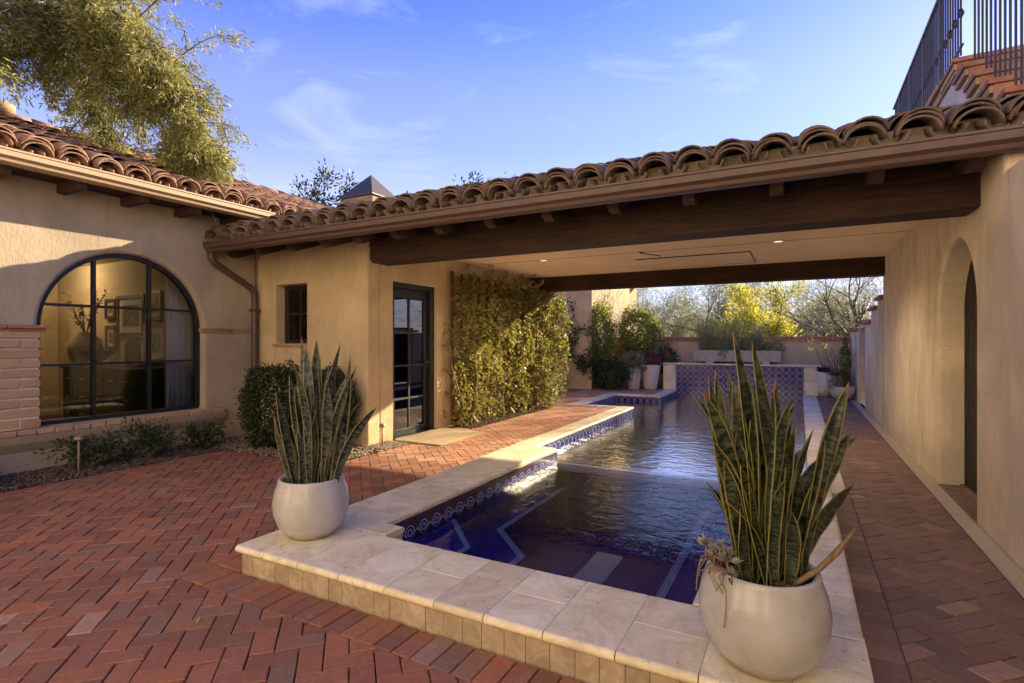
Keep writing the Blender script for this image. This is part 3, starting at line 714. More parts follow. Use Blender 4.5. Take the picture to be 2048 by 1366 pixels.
cap_bricks(gw, -5.04, 1.12, 15.64, 16.0, 1.336, 'x', .2); cap_bricks(gw, -5.04, 1.12, 15.66, 15.98, 1.392, 'x', .11)
# stepped wall on the right, beyond the house
sw_ = thing('stepped_garden_wall', (1.27, 12, 0), 'stucco wall stepping down from the house past a dark gate', 'wall')
for (y0, y1, zt_) in ((9.93, 10.62, 1.98), (10.62, 11.5, 1.86), (11.5, 12.5, 1.645), (13.85, 15.95, 1.56)):
    MB().box(1.14, 1.42, y0+(.004 if y0 > 10 else 0), y1, GZ, zt_).build('wall', M['stucco_right'], sw_, bevel=.012)
    cap_bricks(sw_, 1.085, 1.47, y0, y1-.01, zt_+.001, 'y', .105)
MB().box(1.14, 1.50, 13.70, 13.845, GZ, 1.63).build('gate_pier', M['stucco_right'], sw_, bevel=.01)
cap_bricks(sw_, 1.07, 1.55, 13.66, 13.9, 1.632, 'y', .11); cap_bricks(sw_, 1.10, 1.5, 12.4, 13.66, 1.70, 'y', .105)
MB().box(1.14, 1.42, 12.504, 13.695, 1.60, 1.70).build('lintel', M['stucco_right'], sw_)
gt = thing('garden_gate', (1.34, 13.1, 0), 'dark wooden gate set in the stepped garden wall', 'gate')
for i in range(8): MB().box(1.32, 1.35, 12.51+i*.148, 12.51+i*.148+.143, .03, 1.6).build('plank', M['blackwood'], gt, bevel=.003)
# far house on the left, behind the potted plants
fh = thing('far_guest_house', (-5.7, 16, 0), 'sunlit tan stucco building standing behind the climbing plants', 'building')
hw = MB().box(-9.0, -5.04, 14.05, 18.7, GZ, 3.75).build('wall', M['stucco'], fh, bevel=.02)
rf = MB(); rf.prism([(-4.6, 3.55), (-4.6, 3.63), (-7, 4.5), (-9.4, 3.63), (-9.4, 3.55), (-7, 4.4)], lambda a, b, h: (a, h, b), 13.7, 19.25); rf = rf.build('roof', M['tile_red'], fh)
MB().box(-4.95, -4.6, 18.7, 18.8, 3.3, 3.56).build('corbel', M['rafter'], fh)

# ---------------------------------------------------------------- walls with openings
def ring_wall(outer, hole, fn, a, b, name, mat, parent, bevel=.02, cut=None):
    """rectangle outer=(p0,p1,z0,z1) with a hole polygon (ccw list) : manifold shell, split at the hole's middle"""
    p0, p1, z0, z1 = outer; pm = cut if cut is not None else (min(h[0] for h in hole)+max(h[0] for h in hole))/2
    top = max(h[1] for h in hole); bot = min(h[1] for h in hole)
    bm = bmesh.new(); cache = {}
    def V(p, q, h):
        k = (round(p, 5), round(q, 5), h)
        if k not in cache: cache[k] = bm.verts.new(fn(p, q, h))
        return cache[k]
    right = [h for h in hole if h[0] > pm+1e-6]; left = [h for h in hole if h[0] < pm-1e-6]
    right.sort(key=lambda h: math.atan2(h[1]-(top+bot)/2, h[0]-pm)); left.sort(key=lambda h: -math.atan2(h[1]-(top+bot)/2, -(h[0]-pm))*-1)
    # right side polygon: bottom centre of hole -> along hole (upwards) -> top centre -> outer
    rp = [(pm, bot)]+right+[(pm, top), (pm, z1), (p1, z1), (p1, z0), (pm, z0)]
    lp = [(pm, bot)]+left+[(pm, top), (pm, z1), (p0, z1), (p0, z0), (pm, z0)]
    for h in (a, b):
        for poly in (rp, lp): bm.faces.new([V(p, q, h) for p, q in poly])
    ho = [(pm, bot)]+right+[(pm, top)]+left[::-1]
    for loop in (ho, [(p0, z0), (pm, z0), (p1, z0), (p1, z1), (pm, z1), (p0, z1)]):
        for i in range(len(loop)):
            p, q = loop[i], loop[(i+1) % len(loop)]
            bm.faces.new([V(*p, a), V(*q, a), V(*q, b), V(*p, b)])
    bmesh.ops.recalc_face_normals(bm, faces=bm.faces)
    me = bpy.data.meshes.new(name); org = worldloc(parent) if parent else Vector()
    for v in bm.verts: v.co -= org
    bm.to_mesh(me); bm.free(); me.materials.append(mat)
    o = link(name, me, parent)
    if bevel:
        m = o.modifiers.new('bevel', 'BEVEL'); m.width = bevel; m.segments = 4; m.limit_method = 'ANGLE'; m.angle_limit = math.radians(40)
    return o
def arch_pts(y0, y1, zb, zs, n=24):
    c = (y0+y1)/2; r = (y1-y0)/2; out = [(y0, zb), (y1, zb), (y1, zs)]
    for i in range(1, n): a = math.pi*i/n; out.append((c+r*math.cos(a), zs+r*math.sin(a)))
    return out+[(y0, zs)]
# ---------------------------------------------------------------- roof tile system
def barrel(r0, r1, L, up, th=.016, seg=9):
    """tapered half barrel lying along +y, open side down (up=1) or up (up=-1)"""
    m = MB(); vs = []
    for (y, r) in ((0, r0), (L, r1)):
        for rr_ in (r, r-th):
            for k in range(seg+1):
                a = math.pi*k/seg; vs.append((rr_*math.cos(a), y, up*rr_*math.sin(a)*.86))
    n = seg+1; f = []
    for k in range(seg):
        f += [(k, k+1, 2*n+k+1, 2*n+k), (n+k, n+k+1, 3*n+k+1, 3*n+k), (k, k+1, n+k+1, n+k), (2*n+k, 2*n+k+1, 3*n+k+1, 3*n+k)]
    f += [(0, 2*n, 3*n, n), (n-1, 3*n-1, 4*n-1, 2*n-1)]
    m.add(vs, f); return m
def tile_roof(parent, mat, org, udir, vdir, ndir, ncol, ncrs, pitch_u=.285, expo=.34, seed=1, limit=290, boost=3, skip=None):
    """org = eave corner on the deck; udir along the eave, vdir up the slope"""
    rg = random.Random(seed); cov = barrel(.128, .104, .44, 1).mesh('roof_tile', mat, smooth=False); pan = barrel(.104, .090, .44, -1).mesh('pan_tile', mat)
    for me in (cov, pan): me.polygons.foreach_set('use_smooth', [True]*len(me.polygons))
    P = worldloc(parent); rest = MB(); items = []
    for c in range(ncol):
        for k in range(ncrs):
            base = k*expo
            if skip and skip(c, k): continue
            if k == 0:
                for b in range(boost): items.append((c*pitch_u, -.05+b*.028+rg.uniform(-.012, .012), .035+b*.026, cov, k))
            else: items.append((c*pitch_u, base-.03, .085, cov, k))
            items.append(((c+.5)*pitch_u, base-.06 if k == 0 else base-.04, .058 if k == 0 else .085, pan, k))
    items.sort(key=lambda t: (t[4], 0 if t[3] is cov else 1)); cnt = 0
    for (u, v, h, me, k) in items:
        u += rg.uniform(-.02, .02); v += rg.uniform(-.022, .022); h += rg.uniform(-.006, .012)
        yaw = rg.uniform(-.085, .085); lift = -.035+rg.uniform(-.025, .025)
        vv = (vdir+udir*math.sin(yaw)+ndir*lift).normalized(); uu = (udir-vv*udir.dot(vv)).normalized(); nn = uu.cross(vv)
        if nn.dot(ndir) < 0: nn = -nn
        p = org+udir*u+vdir*v+ndir*h-P
        mat4 = Matrix(((uu.x, vv.x, nn.x, p.x), (uu.y, vv.y, nn.y, p.y), (uu.z, vv.z, nn.z, p.z), (0, 0, 0, 1)))
        if cnt < limit:
            o = link('roof_tile' if me is cov else 'pan_tile', me, parent); o.matrix_local = mat4; cnt += 1
        else:
            vs = [mat4 @ x.co+P for x in me.vertices]; rest.add(vs, [tuple(q.vertices) for q in me.polygons])
    if rest.v: rest.build('tile_field', mat, parent, smooth=True, kind='stuff')
def gutter(parent, fn, a, b, mat, w=.125, h=.125, name='gutter'):
    """fn(out, z, along): profile opening upwards, out=0 at the fascia"""
    prof = [(0, h), (0, .0), (w*.45, 0), (w*.62, h*.10), (w*.70, h*.30), (w*.95, h*.46), (w*.98, h*.82), (w*1.05, h*.86), (w*1.05, h),
            (w*.93, h), (w*.91, h*.5), (w*.62, h*.32), (w*.5, .012), (.008, .012), (.008, h)]
    m = MB(); m.prism(prof, fn, a, b)
    for e in (a, b): m.add([fn(p, q, e) for p, q in prof[:9]], [tuple(range(9))])
    return m.build(name, M[mat], parent, bevel=.002)

# ---------------------------------------------------------------- pool house with the covered breezeway
ph = thing('pool_house', (-4.78, 7.5, 0), 'tan stucco pool house with tiled roof spanning the covered pool breezeway', 'building')
# front wall with the small window
ring_wall((-6.9, -4.78, -.1, 2.62), [(-6.51, 1.29), (-5.88, 1.29), (-5.88, 2.11), (-6.51, 2.11)], lambda p, q, h: (p, h, q), 5.07, 5.30, 'front_wall', M['stucco'], ph, .025)
w = MB()
wnd = MB().box(-6.51, -5.88, 5.23, 5.28, 1.29, 1.345).box(-6.51, -5.88, 5.23, 5.28, 2.055, 2.11).box(-6.51, -6.44, 5.23, 5.28, 1.345, 2.055).box(-5.95, -5.88, 5.23, 5.28, 1.345, 2.055).build('window', M['black'], ph, bevel=.004)
MB().box(-6.21, -6.185, 5.238, 5.272, 1.345, 2.055).box(-6.44, -6.21, 5.24, 5.27, 1.70, 1.722).box(-6.185, -5.95, 5.24, 5.27, 1.70, 1.722).build('muntin', M['black'], wnd)
for x0, x1 in ((-6.44, -6.21), (-6.185, -5.95)):
    for z0, z1 in ((1.345, 1.70), (1.722, 2.055)): MB().box(x0, x1, 5.253, 5.257, z0, z1).build('pane', M['glass'], wnd)
for i in range(6): MB().box(-6.525+i*.11, -6.525+i*.11+.105, 5.03, 5.23, 1.255, 1.292).build('sill_brick', M['slump'], ph, bevel=.006)
# wall with the glazed door (faces the pool)
SW = (5.30, 10.2, -.1, 2.75)
hole = [(5.56, -.02), (6.53, -.02), (6.53, 2.13), (5.56, 2.13)]
m = MB(); m.prism([(5.30, -.1), (5.56, -.1), (5.56, 2.13), (6.53, 2.13), (6.53, -.1), (10.2, -.1), (10.2, 2.75), (5.30, 2.75)], lambda p, q, h: (h, p, q), -5.03, -4.78); m.build('side_wall', M['stucco'], ph, bevel=.02, seg=3)
MB().box(-4.9, -4.781, 5.072, 5.299, 2.45, 2.75).build('beam_seat', M['stucco'], ph)
MB().box(-6.9, -4.79, 9.95, 10.19, -.1, 2.75).build('rear_wall', M['stucco'], ph)
MB().box(-6.88, -5.03, 5.31, 9.94, -.05, .02).build('floor', M['darkfloor'], ph)
MB().box(-6.88, -5.03, 5.31, 9.94, 2.5, 2.55).build('inner_ceiling', M['inwall'], ph)
MB().box(-6.9, -6.8, 5.31, 9.94, .02, 2.5).build('inner_wall', M['inwall'], ph)
door = MB()
dx0, dx1 = -4.93, -4.88
door.box(dx0-.03, dx1+.05, 5.56, 5.62, 0.0, 2.13).box(dx0-.03, dx1+.05, 6.44, 6.53, 0.0, 2.13).box(dx0-.03, dx1+.05, 5.62, 6.44, 2.06, 2.13).box(-5.0, -4.76, 5.57, 6.52, -.015, .018)
door = door.build('door', M['black'], ph, bevel=.004)
lf = MB().box(dx0, dx1, 5.625, 5.695, .02, 2.055).box(dx0, dx1, 6.35, 6.435, .02, 2.055).box(dx0, dx1, 5.695, 6.35, 1.93, 2.055).box(dx0, dx1, 5.695, 6.35, .02, .10).build('leaf_frame', M['black'], door, bevel=.003)
zs = [.10, .52, .98, 1.44, 1.93]
ym = 6.02
MB().box(dx0+.01, dx1-.01, 5.695, 6.35, .09, .50).build('kick_panel', M['white'] if False else M['gutter'], door) if False else None
mu = MB().box(dx0+.008, dx1-.008, ym-.014, ym+.014, .10, 1.93)
for z in zs[1:-1]: mu.box(dx0+.006, dx1-.006, 5.695, ym-.014, z-.012, z+.012).box(dx0+.006, dx1-.006, ym+.014, 6.35, z-.012, z+.012)
mu.build('muntin', M['black'], door)
for a, b in ((5.695, ym-.014), (ym+.014, 6.35)):
    for i in range(4): MB().box(-4.908, -4.902, a, b, zs[i]+(.012 if i else 0), zs[i+1]-.012).build('pane', M['glass_door'], door)
hd = MB().tube([(-4.86, 6.41, 1.02), (-4.83, 6.41, 1.02), (-4.825, 6.34, 1.02), (-4.825, 6.29, 1.02)], .010, 8).box(-4.88, -4.87, 6.385, 6.43, .93, 1.10); hd.build('handle', M['rail'], door)
# beams, ceiling
def beam(y0, y1, x0, x1, z0, z1, name='beam'):
    m = MB(); c = .045
    m.prism([(x0+c, z0), (x1-c, z0), (x1, z0+c), (x1, z1), (x0, z1), (x0, z0+c)], lambda p, q, h: (p, h, q), y0, y1); return m.build(name, M['beam'], ph, bevel=.014, seg=2)
beam(4.93, 5.23, -4.62, 1.17, 2.272, 2.66); beam(9.72, 10.02, -4.79, 1.2, 2.325, 2.66)
MB().box(-4.785, 1.18, 5.231, 9.719, 2.60, 2.66).build('ceiling', M['ceil'], ph)
pn = MB().box(-2.22, -.62, 8.28, 9.42, 2.592, 2.599).build('access_panel', M['ceil'], ph, bevel=.002)
MB().box(-2.24, -.60, 8.255, 8.279, 2.588, 2.5985).build('panel_slot', M['black'], pn); MB().box(-.618, -.605, 8.28, 9.43, 2.590, 2.5985).build('panel_slot', M['frame'], pn); MB().box(-2.24, -.62, 9.421, 9.43, 2.590, 2.5985).build('panel_slot', M['frame'], pn)
MB().box(-4.78, 1.14, 7.62, 7.626, 2.5965, 2.5995).build('ceiling_joint', M['gutter'], ph)
for (x, y) in ((-3.53, 7.64), (-.23, 7.61)):
    rl = MB().lathe([(.075, .004), (.078, -.006), (.058, -.008), (.055, .0)], (x, y, 2.597), 24).build('recessed_light', M['white'], ph, smooth=True)
    MB().lathe([(0, 0), (.054, 0)], (x, y, 2.5945), 20).build('lens', M['downlight'], rl)
    ld_ = bpy.data.lights.new('downlight_lamp', 'SPOT'); ld_.energy = 21; ld_.color = (1, .78, .52); ld_.spot_size = math.radians(140); ld_.spot_blend = .6; ld_.shadow_soft_size = .05; lo_ = bpy.data.objects.new('downlight_lamp', ld_); COL.objects.link(lo_); lo_.parent = rl; lo_.location = Vector((x, y, 2.56))-worldloc(rl)
wire = MB().tube([(-2.0, 7.55, 2.595), (-1.95, 7.62, 2.575), (-1.9, 7.7, 2.57), (-1.86, 7.9, 2.585), (-1.8, 8.0, 2.58)], .006, 5).tube([(-1.98, 7.6, 2.597), (-1.98, 7.6, 2.575)], .014, 6); wire.build('loose_wire', M['rafter'], ph)
# roof: front slope, deck, tails, gutter
PIT = .325; EY, EZ = 4.42, 2.655; RY = 7.48
vn = Vector((0, 1, PIT)).normalized(); nn_ = Vector((0, -PIT, 1)).normalized()
RZ = EZ+PIT*(RY-EY)
m = MB(); m.prism([(EY-.02, EZ), (RY, RZ), (10.62, EZ-.02), (10.62, EZ-.06), (RY, RZ-.06), (EY-.02, EZ-.045)], lambda p, q, h: (h, p, q), -6.93, 1.5); roof = m.build('roof', M['rafter'], ph)
tile_roof(roof, M['tile'], Vector((-6.78, EY-.03, EZ+.0)), Vector((1, 0, 0)), vn, nn_, 29, 9, .2875, .345, 11, 295, 3)
MB().box(-6.9, 1.55, EY+.07, EY+.11, EZ+.005, EZ+.115).build('eave_mortar', M['riser'], roof)
rg = MB(); 
cv = barrel(.13, .11, .46, 1, .018)
for i in range(21):
    me = cv; rg.add([(v[1]-6.9+i*.4, v[0]+RY, v[2]+RZ+.09) for v in me.v], me.f)
rg.build('ridge_tiles', M['tile'], roof, smooth=True, kind='stuff')
back = MB(); cvb = barrel(.118, .095, 3.25, 1, .02, 6); vb = Vector((0, -1, PIT)).normalized(); nb = Vector((0, PIT, 1)).normalized()
for i in range(28):
    back.add([Vector((-6.7+i*.2875+v[0], 10.62, EZ-.01))+vb*v[1]+nb*(v[2]+.04) for v in cvb.v], cvb.f)
back.build('rear_tiles', M['tile'], roof, smooth=True, kind='stuff')
gutter(ph, lambda o, z, a: (a, EY-.03-o, 2.487+z), -6.88, 1.62, 'gutter', .125, .135)
gutter(ph, lambda o, z, a: (a, 10.62+o, 2.47+z), -6.8, 1.62, 'gutter', .125, .135)
MB().box(-6.88, 1.6, EY-.03, EY-.012, 2.5, 2.64).build('fascia', M['rafter'], ph)
for x in (-6.67, -6.1, -5.52, -4.94, -4.42, -3.86, -3.28, -2.67, -2.05, -1.42, -.79, -.15, .48, 1.02):
    t = MB(); w2 = .048
    t.prism([(EY+.02, 2.55), (EY+.07, 2.47), (EY+.16, 2.44), (5.6, 2.80), (5.6, 2.97), (EY+.02, 2.61)], lambda p, q, h: (h, p, q), x-w2, x+w2); t.build('rafter_tail', M['rafter'], ph, bevel=.006)
dsp = [(-6.83, 4.34, 2.50), (-6.83, 4.345, 2.42), (-6.835, 4.40, 2.36), (-6.85, 4.75, 2.18), (-6.84, 4.93, 2.08), (-6.84, 4.985, 2.02), (-6.84, 4.99, 1.9), (-6.84, 4.99, .12), (-6.82, 4.93, .06)]
ds = MB().tube(dsp, .042, 10).build('downspout', M['gutter'], ph, smooth=True)
for z in (1.75, .8): MB().box(-6.90, -6.79, 4.94, 5.05, z, z+.03).build('strap', M['gutter'], ds)
MB().box(-4.80, -4.774, 5.085, 9.7, 2.66, 2.9).build('gable_infill', M['stucco'], ph)

# ---------------------------------------------------------------- left house wing with the arched window
wg = thing('left_house_wing', (-6.9, 3.4, 0), 'tan stucco house wing on the left with a big arched window', 'house')
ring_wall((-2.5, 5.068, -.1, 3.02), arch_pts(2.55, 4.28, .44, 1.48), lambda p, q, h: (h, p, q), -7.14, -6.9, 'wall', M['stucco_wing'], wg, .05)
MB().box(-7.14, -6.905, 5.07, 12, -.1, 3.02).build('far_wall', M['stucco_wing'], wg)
# window frame
F0, F1 = -7.035, -6.995
yc, rad, zb, zs_ = 3.415, .865, .44, 1.48
wfr = MB()
def arcband(m, r0, r1, x0, x1, a0=0, a1=math.pi, n=28):
    for i in range(n):
        a = a0+(a1-a0)*i/n; b = a0+(a1-a0)*(i+1)/n
        q = [(r0, a), (r1, a), (r1, b), (r0, b)]
        m.prism([(yc+r*math.cos(t), zs_+r*math.sin(t)) for r, t in q], lambda p, z, h: (h, p, z), x0, x1)
arcband(wfr, rad-.045, rad+.004, F0-.02, F1+.02)
wfr.box(F0-.02, F1+.02, yc-rad, yc-rad+.045, zb, zs_).box(F0-.02, F1+.02, yc+rad-.045, yc+rad, zb, zs_).box(F0-.02, F1+.02, yc-rad+.045, yc+rad-.045, zb, zb+.045)
win = wfr.build('arched_window', M['black'], wg)
mun = MB()
for y in (3.085, 3.67): mun.box(F0-.01, F1+.015, y-.014, y+.014, zb+.045, zs_+math.sqrt(rad**2-(y-yc)**2)-.04)
for z in (1.07, 1.715):
    hw_ = rad-.04 if z < zs_ else math.sqrt(rad**2-(z-zs_)**2)-.035
    for a, b in ((yc-hw_, 3.07), (3.10, 3.655), (3.685, yc+hw_)): mun.box(F0-.008, F1+.012, a, b, z-.014, z+.014)
mun.build('muntin', M['black'], win)
cols = [(yc-rad+.045, 3.071), (3.099, 3.656), (3.684, yc+rad-.045)]; rows = [(.485, 1.056), (1.084, 1.701), (1.729, 2.36)]
for a, b in cols:
    for z0, z1 in rows:
        pts = [(a, z0), (b, z0)]
        for k in range(9):
            y = b+(a-b)*k/8; top = z1
            if z1 > zs_:
                q = rad-.04; top = min(z1, zs_+math.sqrt(max(.0, q*q-min(abs(y-yc), q)**2)))
            pts.append((y, max(top, z0+.002)))
        m = MB(); m.prism(pts, lambda p, z, h: (h, p, z), -7.018, -7.012); m.build('pane', M['glass'], win)
# slump block pier and trims, sill
yy = random.Random(2)
for j in range(10):
    z0 = .445+j*.1; y = 2.55-(.0 if j % 2 else .0)
    ln = [(.34 if j % 2 else .17)]+[.34]*14; yb = 2.56
    for L in ln:
        if yb < -2.3: break
        d = yy.uniform(-.008, .010)
        MB().box(-6.93, -6.865+d, yb-L+.012, yb-.002, z0+.007+yy.uniform(-.002, .003), z0+.092+yy.uniform(-.004, .003)).build('block', M['slump'], wg, bevel=.011, seg=2); yb -= L
MB().box(-6.93, -6.878, -2.3, 2.545, .44, 1.45).build('mortar', M['lightstone'], wg)
for i in range(15): 
    yb = 2.62-i*.34; MB().box(-6.95, -6.825+yy.uniform(-.006, .006), yb-.335, yb, 1.452, 1.487).build('trim_brick', M['terracotta'], wg, bevel=.005); MB().box(-6.95, -6.85, yb-.335, yb-.02, 1.417, 1.451).build('trim_brick', M['terracotta'], wg, bevel=.005)
for i in range(3):
    yb = 4.245+i*.215; MB().box(-6.95, -6.862+yy.uniform(-.006, .006), yb, yb+.21, 1.462, 1.497).build('trim_brick', M['terracotta'], wg, bevel=.005); MB().box(-6.95, -6.875, yb, yb+.21, 1.44, 1.461).build('trim_brick', M['slump'], wg, bevel=.004)
for i in range(44):
    yb = 4.52-i*.155; MB().box(-7.03, -6.80+yy.uniform(-.008, .008), yb-.152, yb-.003, .375+yy.uniform(-.003, .003), .432).build('sill_brick', M['slump'], wg, bevel=.012)
m = MB(); m.prism([(-6.9, .20), (-6.83, .30), (-6.805, .374), (-6.95, .374), (-6.95, .2)], lambda p, q, h: (p, h, q), -2.3, 4.54); m.build('sill_corbel', M['stucco_wing'], wg, bevel=.01)
# roof of the wing
WP = .372; WE, WZ = -6.42, 3.075; wL = 3.3
wv = Vector((-1, 0, WP)).normalized(); wnn = Vector((WP, 0, 1)).normalized()
m = MB(); m.prism([(WE+.02, WZ-.005), (WE-wL, WZ+WP*wL), (WE-2*wL, WZ), (WE-2*wL, WZ-.06), (WE-wL, WZ+WP*wL-.07), (WE+.02, WZ-.06)], lambda p, q, h: (p, h, q), -2.5, 10.5); wroof = m.build('roof', M['rafter'], wg)
tile_roof(wroof, M['tile_red'], Vector((WE+.02, .35, WZ)), Vector((0, 1, 0)), wv, wnn, 34, 10, .285, .345, 21, 295, 3)
MB().box(WE-.10, WE-.06, .2, 10.2, WZ+.005, WZ+.115).build('eave_mortar', M['riser'], wroof)
rg = MB(); cv = barrel(.135, .115, .46, 1, .018)
for i in range(28): rg.add([(v[0]+WE-wL, v[1]-1.0+i*.41, v[2]+WZ+WP*wL+.10) for v in cv.v], cv.f)
rg.build('ridge_tiles', M['tile_red'], wroof, smooth=True, kind='stuff')
m = MB(); gutter(wg, lambda o, z, a: (WE+.02+o, a, 2.945+z), -2.4, 4.9, 'gutter_tan', .12, .125)
MB().box(-7.0, WE+.01, -2.4, 4.95, 2.985, 3.01).build('soffit', M['rafter'], wg); MB().box(WE+.0, WE+.019, -2.4, 5.3, 2.94, 3.07).build('fascia', M['gutter_tan'], wg)
for i in range(12): MB().box(-6.9, WE-.03, -1.5+i*.6, -1.5+i*.6+.09, 2.88, 2.984).build('rafter_tail', M['rafter'], wg, bevel=.008)
cp = thing('clay_chimney_pot', ray(4, 240, 9.3), 'pale clay chimney pot at the ridge of the left roof', 'chimney'); b = worldloc(cp)
MB().lathe([(.13, -.3), (.13, .14), (.17, .15), (.175, .27), (.15, .30), (.12, .30), (.1, .1)], b, 20).build('pot', M['slump'], cp, smooth=True)
# chimney with metal pyramid cap
c0 = ray(742, 400, 13.0); ch = thing('brick_chimney', (c0.x, c0.y, 3), 'brick chimney with a dark metal pyramid cap behind the roof', 'chimney')
h = .46
MB().box(c0.x-h, c0.x+h, c0.y-h, c0.y+h, 2.6, 4.72).build('shaft_core', M['lightstone'], ch)
rb = random.Random(8)
for k in range(12):
    z0 = 3.84+k*.073
    for side in range(2):
        p = -h-.0; off = 0 if k % 2 else .1
        edges = [-h]+[x for x in [(-h+off+.2*i) for i in range(1, 5)] if x < h-.03]+[h]
        for a, b2 in zip(edges[:-1], edges[1:]):
            if side == 0: MB().box(c0.x+a+.004, c0.x+b2-.004, c0.y-h-.014, c0.y-h+.02, z0, z0+.063).build('brick', M['slump'], ch)
            else: MB().box(c0.x+h-.02, c0.x+h+.014, c0.y+a+.004, c0.y+b2-.004, z0, z0+.063).build('brick', M['slump'], ch)
q = h+.06; zt = 4.73
m = MB(); m.add([(c0.x-q,c0.y-q,zt),(c0.x+q,c0.y-q,zt),(c0.x+q,c0.y+q,zt),(c0.x-q,c0.y+q,zt),(c0.x-q,c0.y-q,zt+.03),(c0.x+q,c0.y-q,zt+.03),(c0.x+q,c0.y+q,zt+.03),(c0.x-q,c0.y+q,zt+.03),(c0.x,c0.y,zt+.64)],
      [(3,2,1,0),(0,1,5,4),(1,2,6,5),(2,3,7,6),(3,0,4,7),(4,5,8),(5,6,8),(6,7,8),(7,4,8)]); m.build('metal_cap', M['copper'], ch)

# ---------------------------------------------------------------- main house on the right: arched door, terrace stair
mh = thing('right_house_wall', (1.29, 6, 0), 'long tan stucco house wall on the right with an arched doorway', 'house')
ap = arch_pts(5.05, 6.28, -.1, 1.55)
poly = [(-2.5, -.1), (5.05, -.1), (5.05, 1.55)]+[p for p in ap[3:-1]][::-1]+[(6.28, 1.55), (6.28, -.1), (9.92, -.1), (9.92, 2.7), (4.43, 2.7), (4.43, 2.40), (-2.5, 2.40)]
m = MB(); m.prism(poly, lambda p, q, h: (h, p, q), 1.14, 1.42); m.build('wall', M['stucco_right'], mh, bevel=.035, seg=4)
MB().box(1.42, 1.6, -2.5, 4.9, -.1, 2.38).build('backing', M['stucco_right'], mh); MB().box(1.142, 1.147, 9.90, 9.935, -.05, 2.3).build('control_joint', M['drainslot'], mh)
ad = MB(); ad.prism([(4.9, -.02), (6.4, -.02), (6.4, 2.35), (4.9, 2.35)], lambda p, q, h: (h, p, q), 1.355, 1.372); ad = ad.build('arched_door', M['blackwood'], mh)
for i in range(9): MB().box(1.335, 1.3545, 5.052+i*.1365, 5.052+i*.1365+.131, .01, 2.3).build('plank', M['blackwood'], ad, bevel=.003)
MB().box(1.30, 1.334, 5.06, 6.27, -.02, .012).build('threshold', M['bronze'], ad)
# terrace parapet and stair
stw = MB(); stw.prism([(4.0, 2.3), (10.3, 2.3), (10.3, 3.93), (6.4, 3.93), (6.4, 3.72), (6.03, 3.72), (6.03, 3.50), (5.70, 3.50), (5.70, 3.28), (5.34, 3.28), (5.34, 3.06), (4.97, 3.06), (4.97, 2.84), (4.6, 2.84), (4.6, 2.62), (4.0, 2.62)], lambda p, q, h: (h, p, q), 1.32, 2.5)
stw.build('stair_wall', M['stucco_white'], mh)
MB().box(1.505, 3.2, 4.44, 10.3, 2.0, 2.55).build('house_mass', M['stucco_right'], mh)
nos = [(6.4, 3.93), (6.03, 3.72), (5.70, 3.50), (5.34, 3.28), (4.97, 3.06), (4.6, 2.84)]
for i, (y, z) in enumerate(nos):
    y1 = nos[i-1][0] if i else 7.0
    for x0, x1 in ((1.27, 1.62), (1.624, 1.97), (1.974, 2.3), (2.304, 2.53)):
        MB().box(x0, x1, y-.035, y1-.004, z+.002, z+.045).build('tread_tile', M['terracotta'], mh, bevel=.006)
        if i < 5: MB().box(max(x0, 1.31), x1, y-.012, y+.0, nos[i+1][1]+.048, z+.0).build('riser_tile', M['terracotta'], mh)
    MB().box(1.285, 1.319, y-.005, y1-.03, z-.06, z-.002).build('edge_brick', M['slump'], mh, bevel=.005)
for i in range(15):
    y = 7.0+i*.22; MB().box(1.26, 1.56, y+.003, y+.217, 3.935, 3.995).build('parapet_brick', M['slump'], mh, bevel=.006)
for i in range(16): y = 6.42+i*.24; MB().box(1.296, 1.319, y, y+.236, 3.84, 3.926).build('edge_brick', M['slump'], mh, bevel=.004)
rl = thing('terrace_railing', (1.33, 8.3, 4), 'black iron balustrade along the edge of the upper terrace', 'railing')
MB().box(1.305, 1.35, 6.3, 10.28, 4.97, 5.005).build('top_rail', M['rail'], rl, bevel=.006); MB().box(1.318, 1.338, 6.3, 10.28, 4.05, 4.068).build('bottom_rail', M['rail'], rl)
y = 6.36; i = 0
me_b = MB().tube([(0,0,-.02),(0,0,.98)], .009, 6).mesh('baluster', M['rail']); me_c = MB().tube([(0,0,.33),(0,0,.36),(0,0,.375),(0,0,.39),(0,0,.42)], [.009,.024,.03,.024,.009], 8).mesh('collar', M['rail'])
me_p = MB().box(-.016,.016,-.016,.016,-.02,.99).mesh('post', M['rail'])
while y < 10.28:
    big = i % 9 == 8
    o = link('post' if big else 'baluster', me_p if big else me_b, rl); o.location = Vector((1.328, y, 4.0))-worldloc(rl)
    if i % 2 == 0: o2 = link('collar', me_c, o)
    y += .098; i += 1
# near-side stair railing, closer to the viewer
r3 = thing('stair_railing', (1.7, 5.5, 3.4), 'slanting iron railing rising over the terracotta stair steps', 'railing')
MB().tube([(1.40, 4.5, 3.78), (1.40, 6.3, 4.96)], .018, 8).build('handrail', M['rail'], r3)
y = 4.62
while y < 6.3:
    zb_ = next((z for (yy_, z) in nos if y >= yy_-.03), 2.65)+.045; zt2 = 3.78+(y-4.5)*.655
    MB().tube([(1.40, y, zb_), (1.40, y, zt2)], .009, 6).build('baluster', M['rail'], r3); y += .115

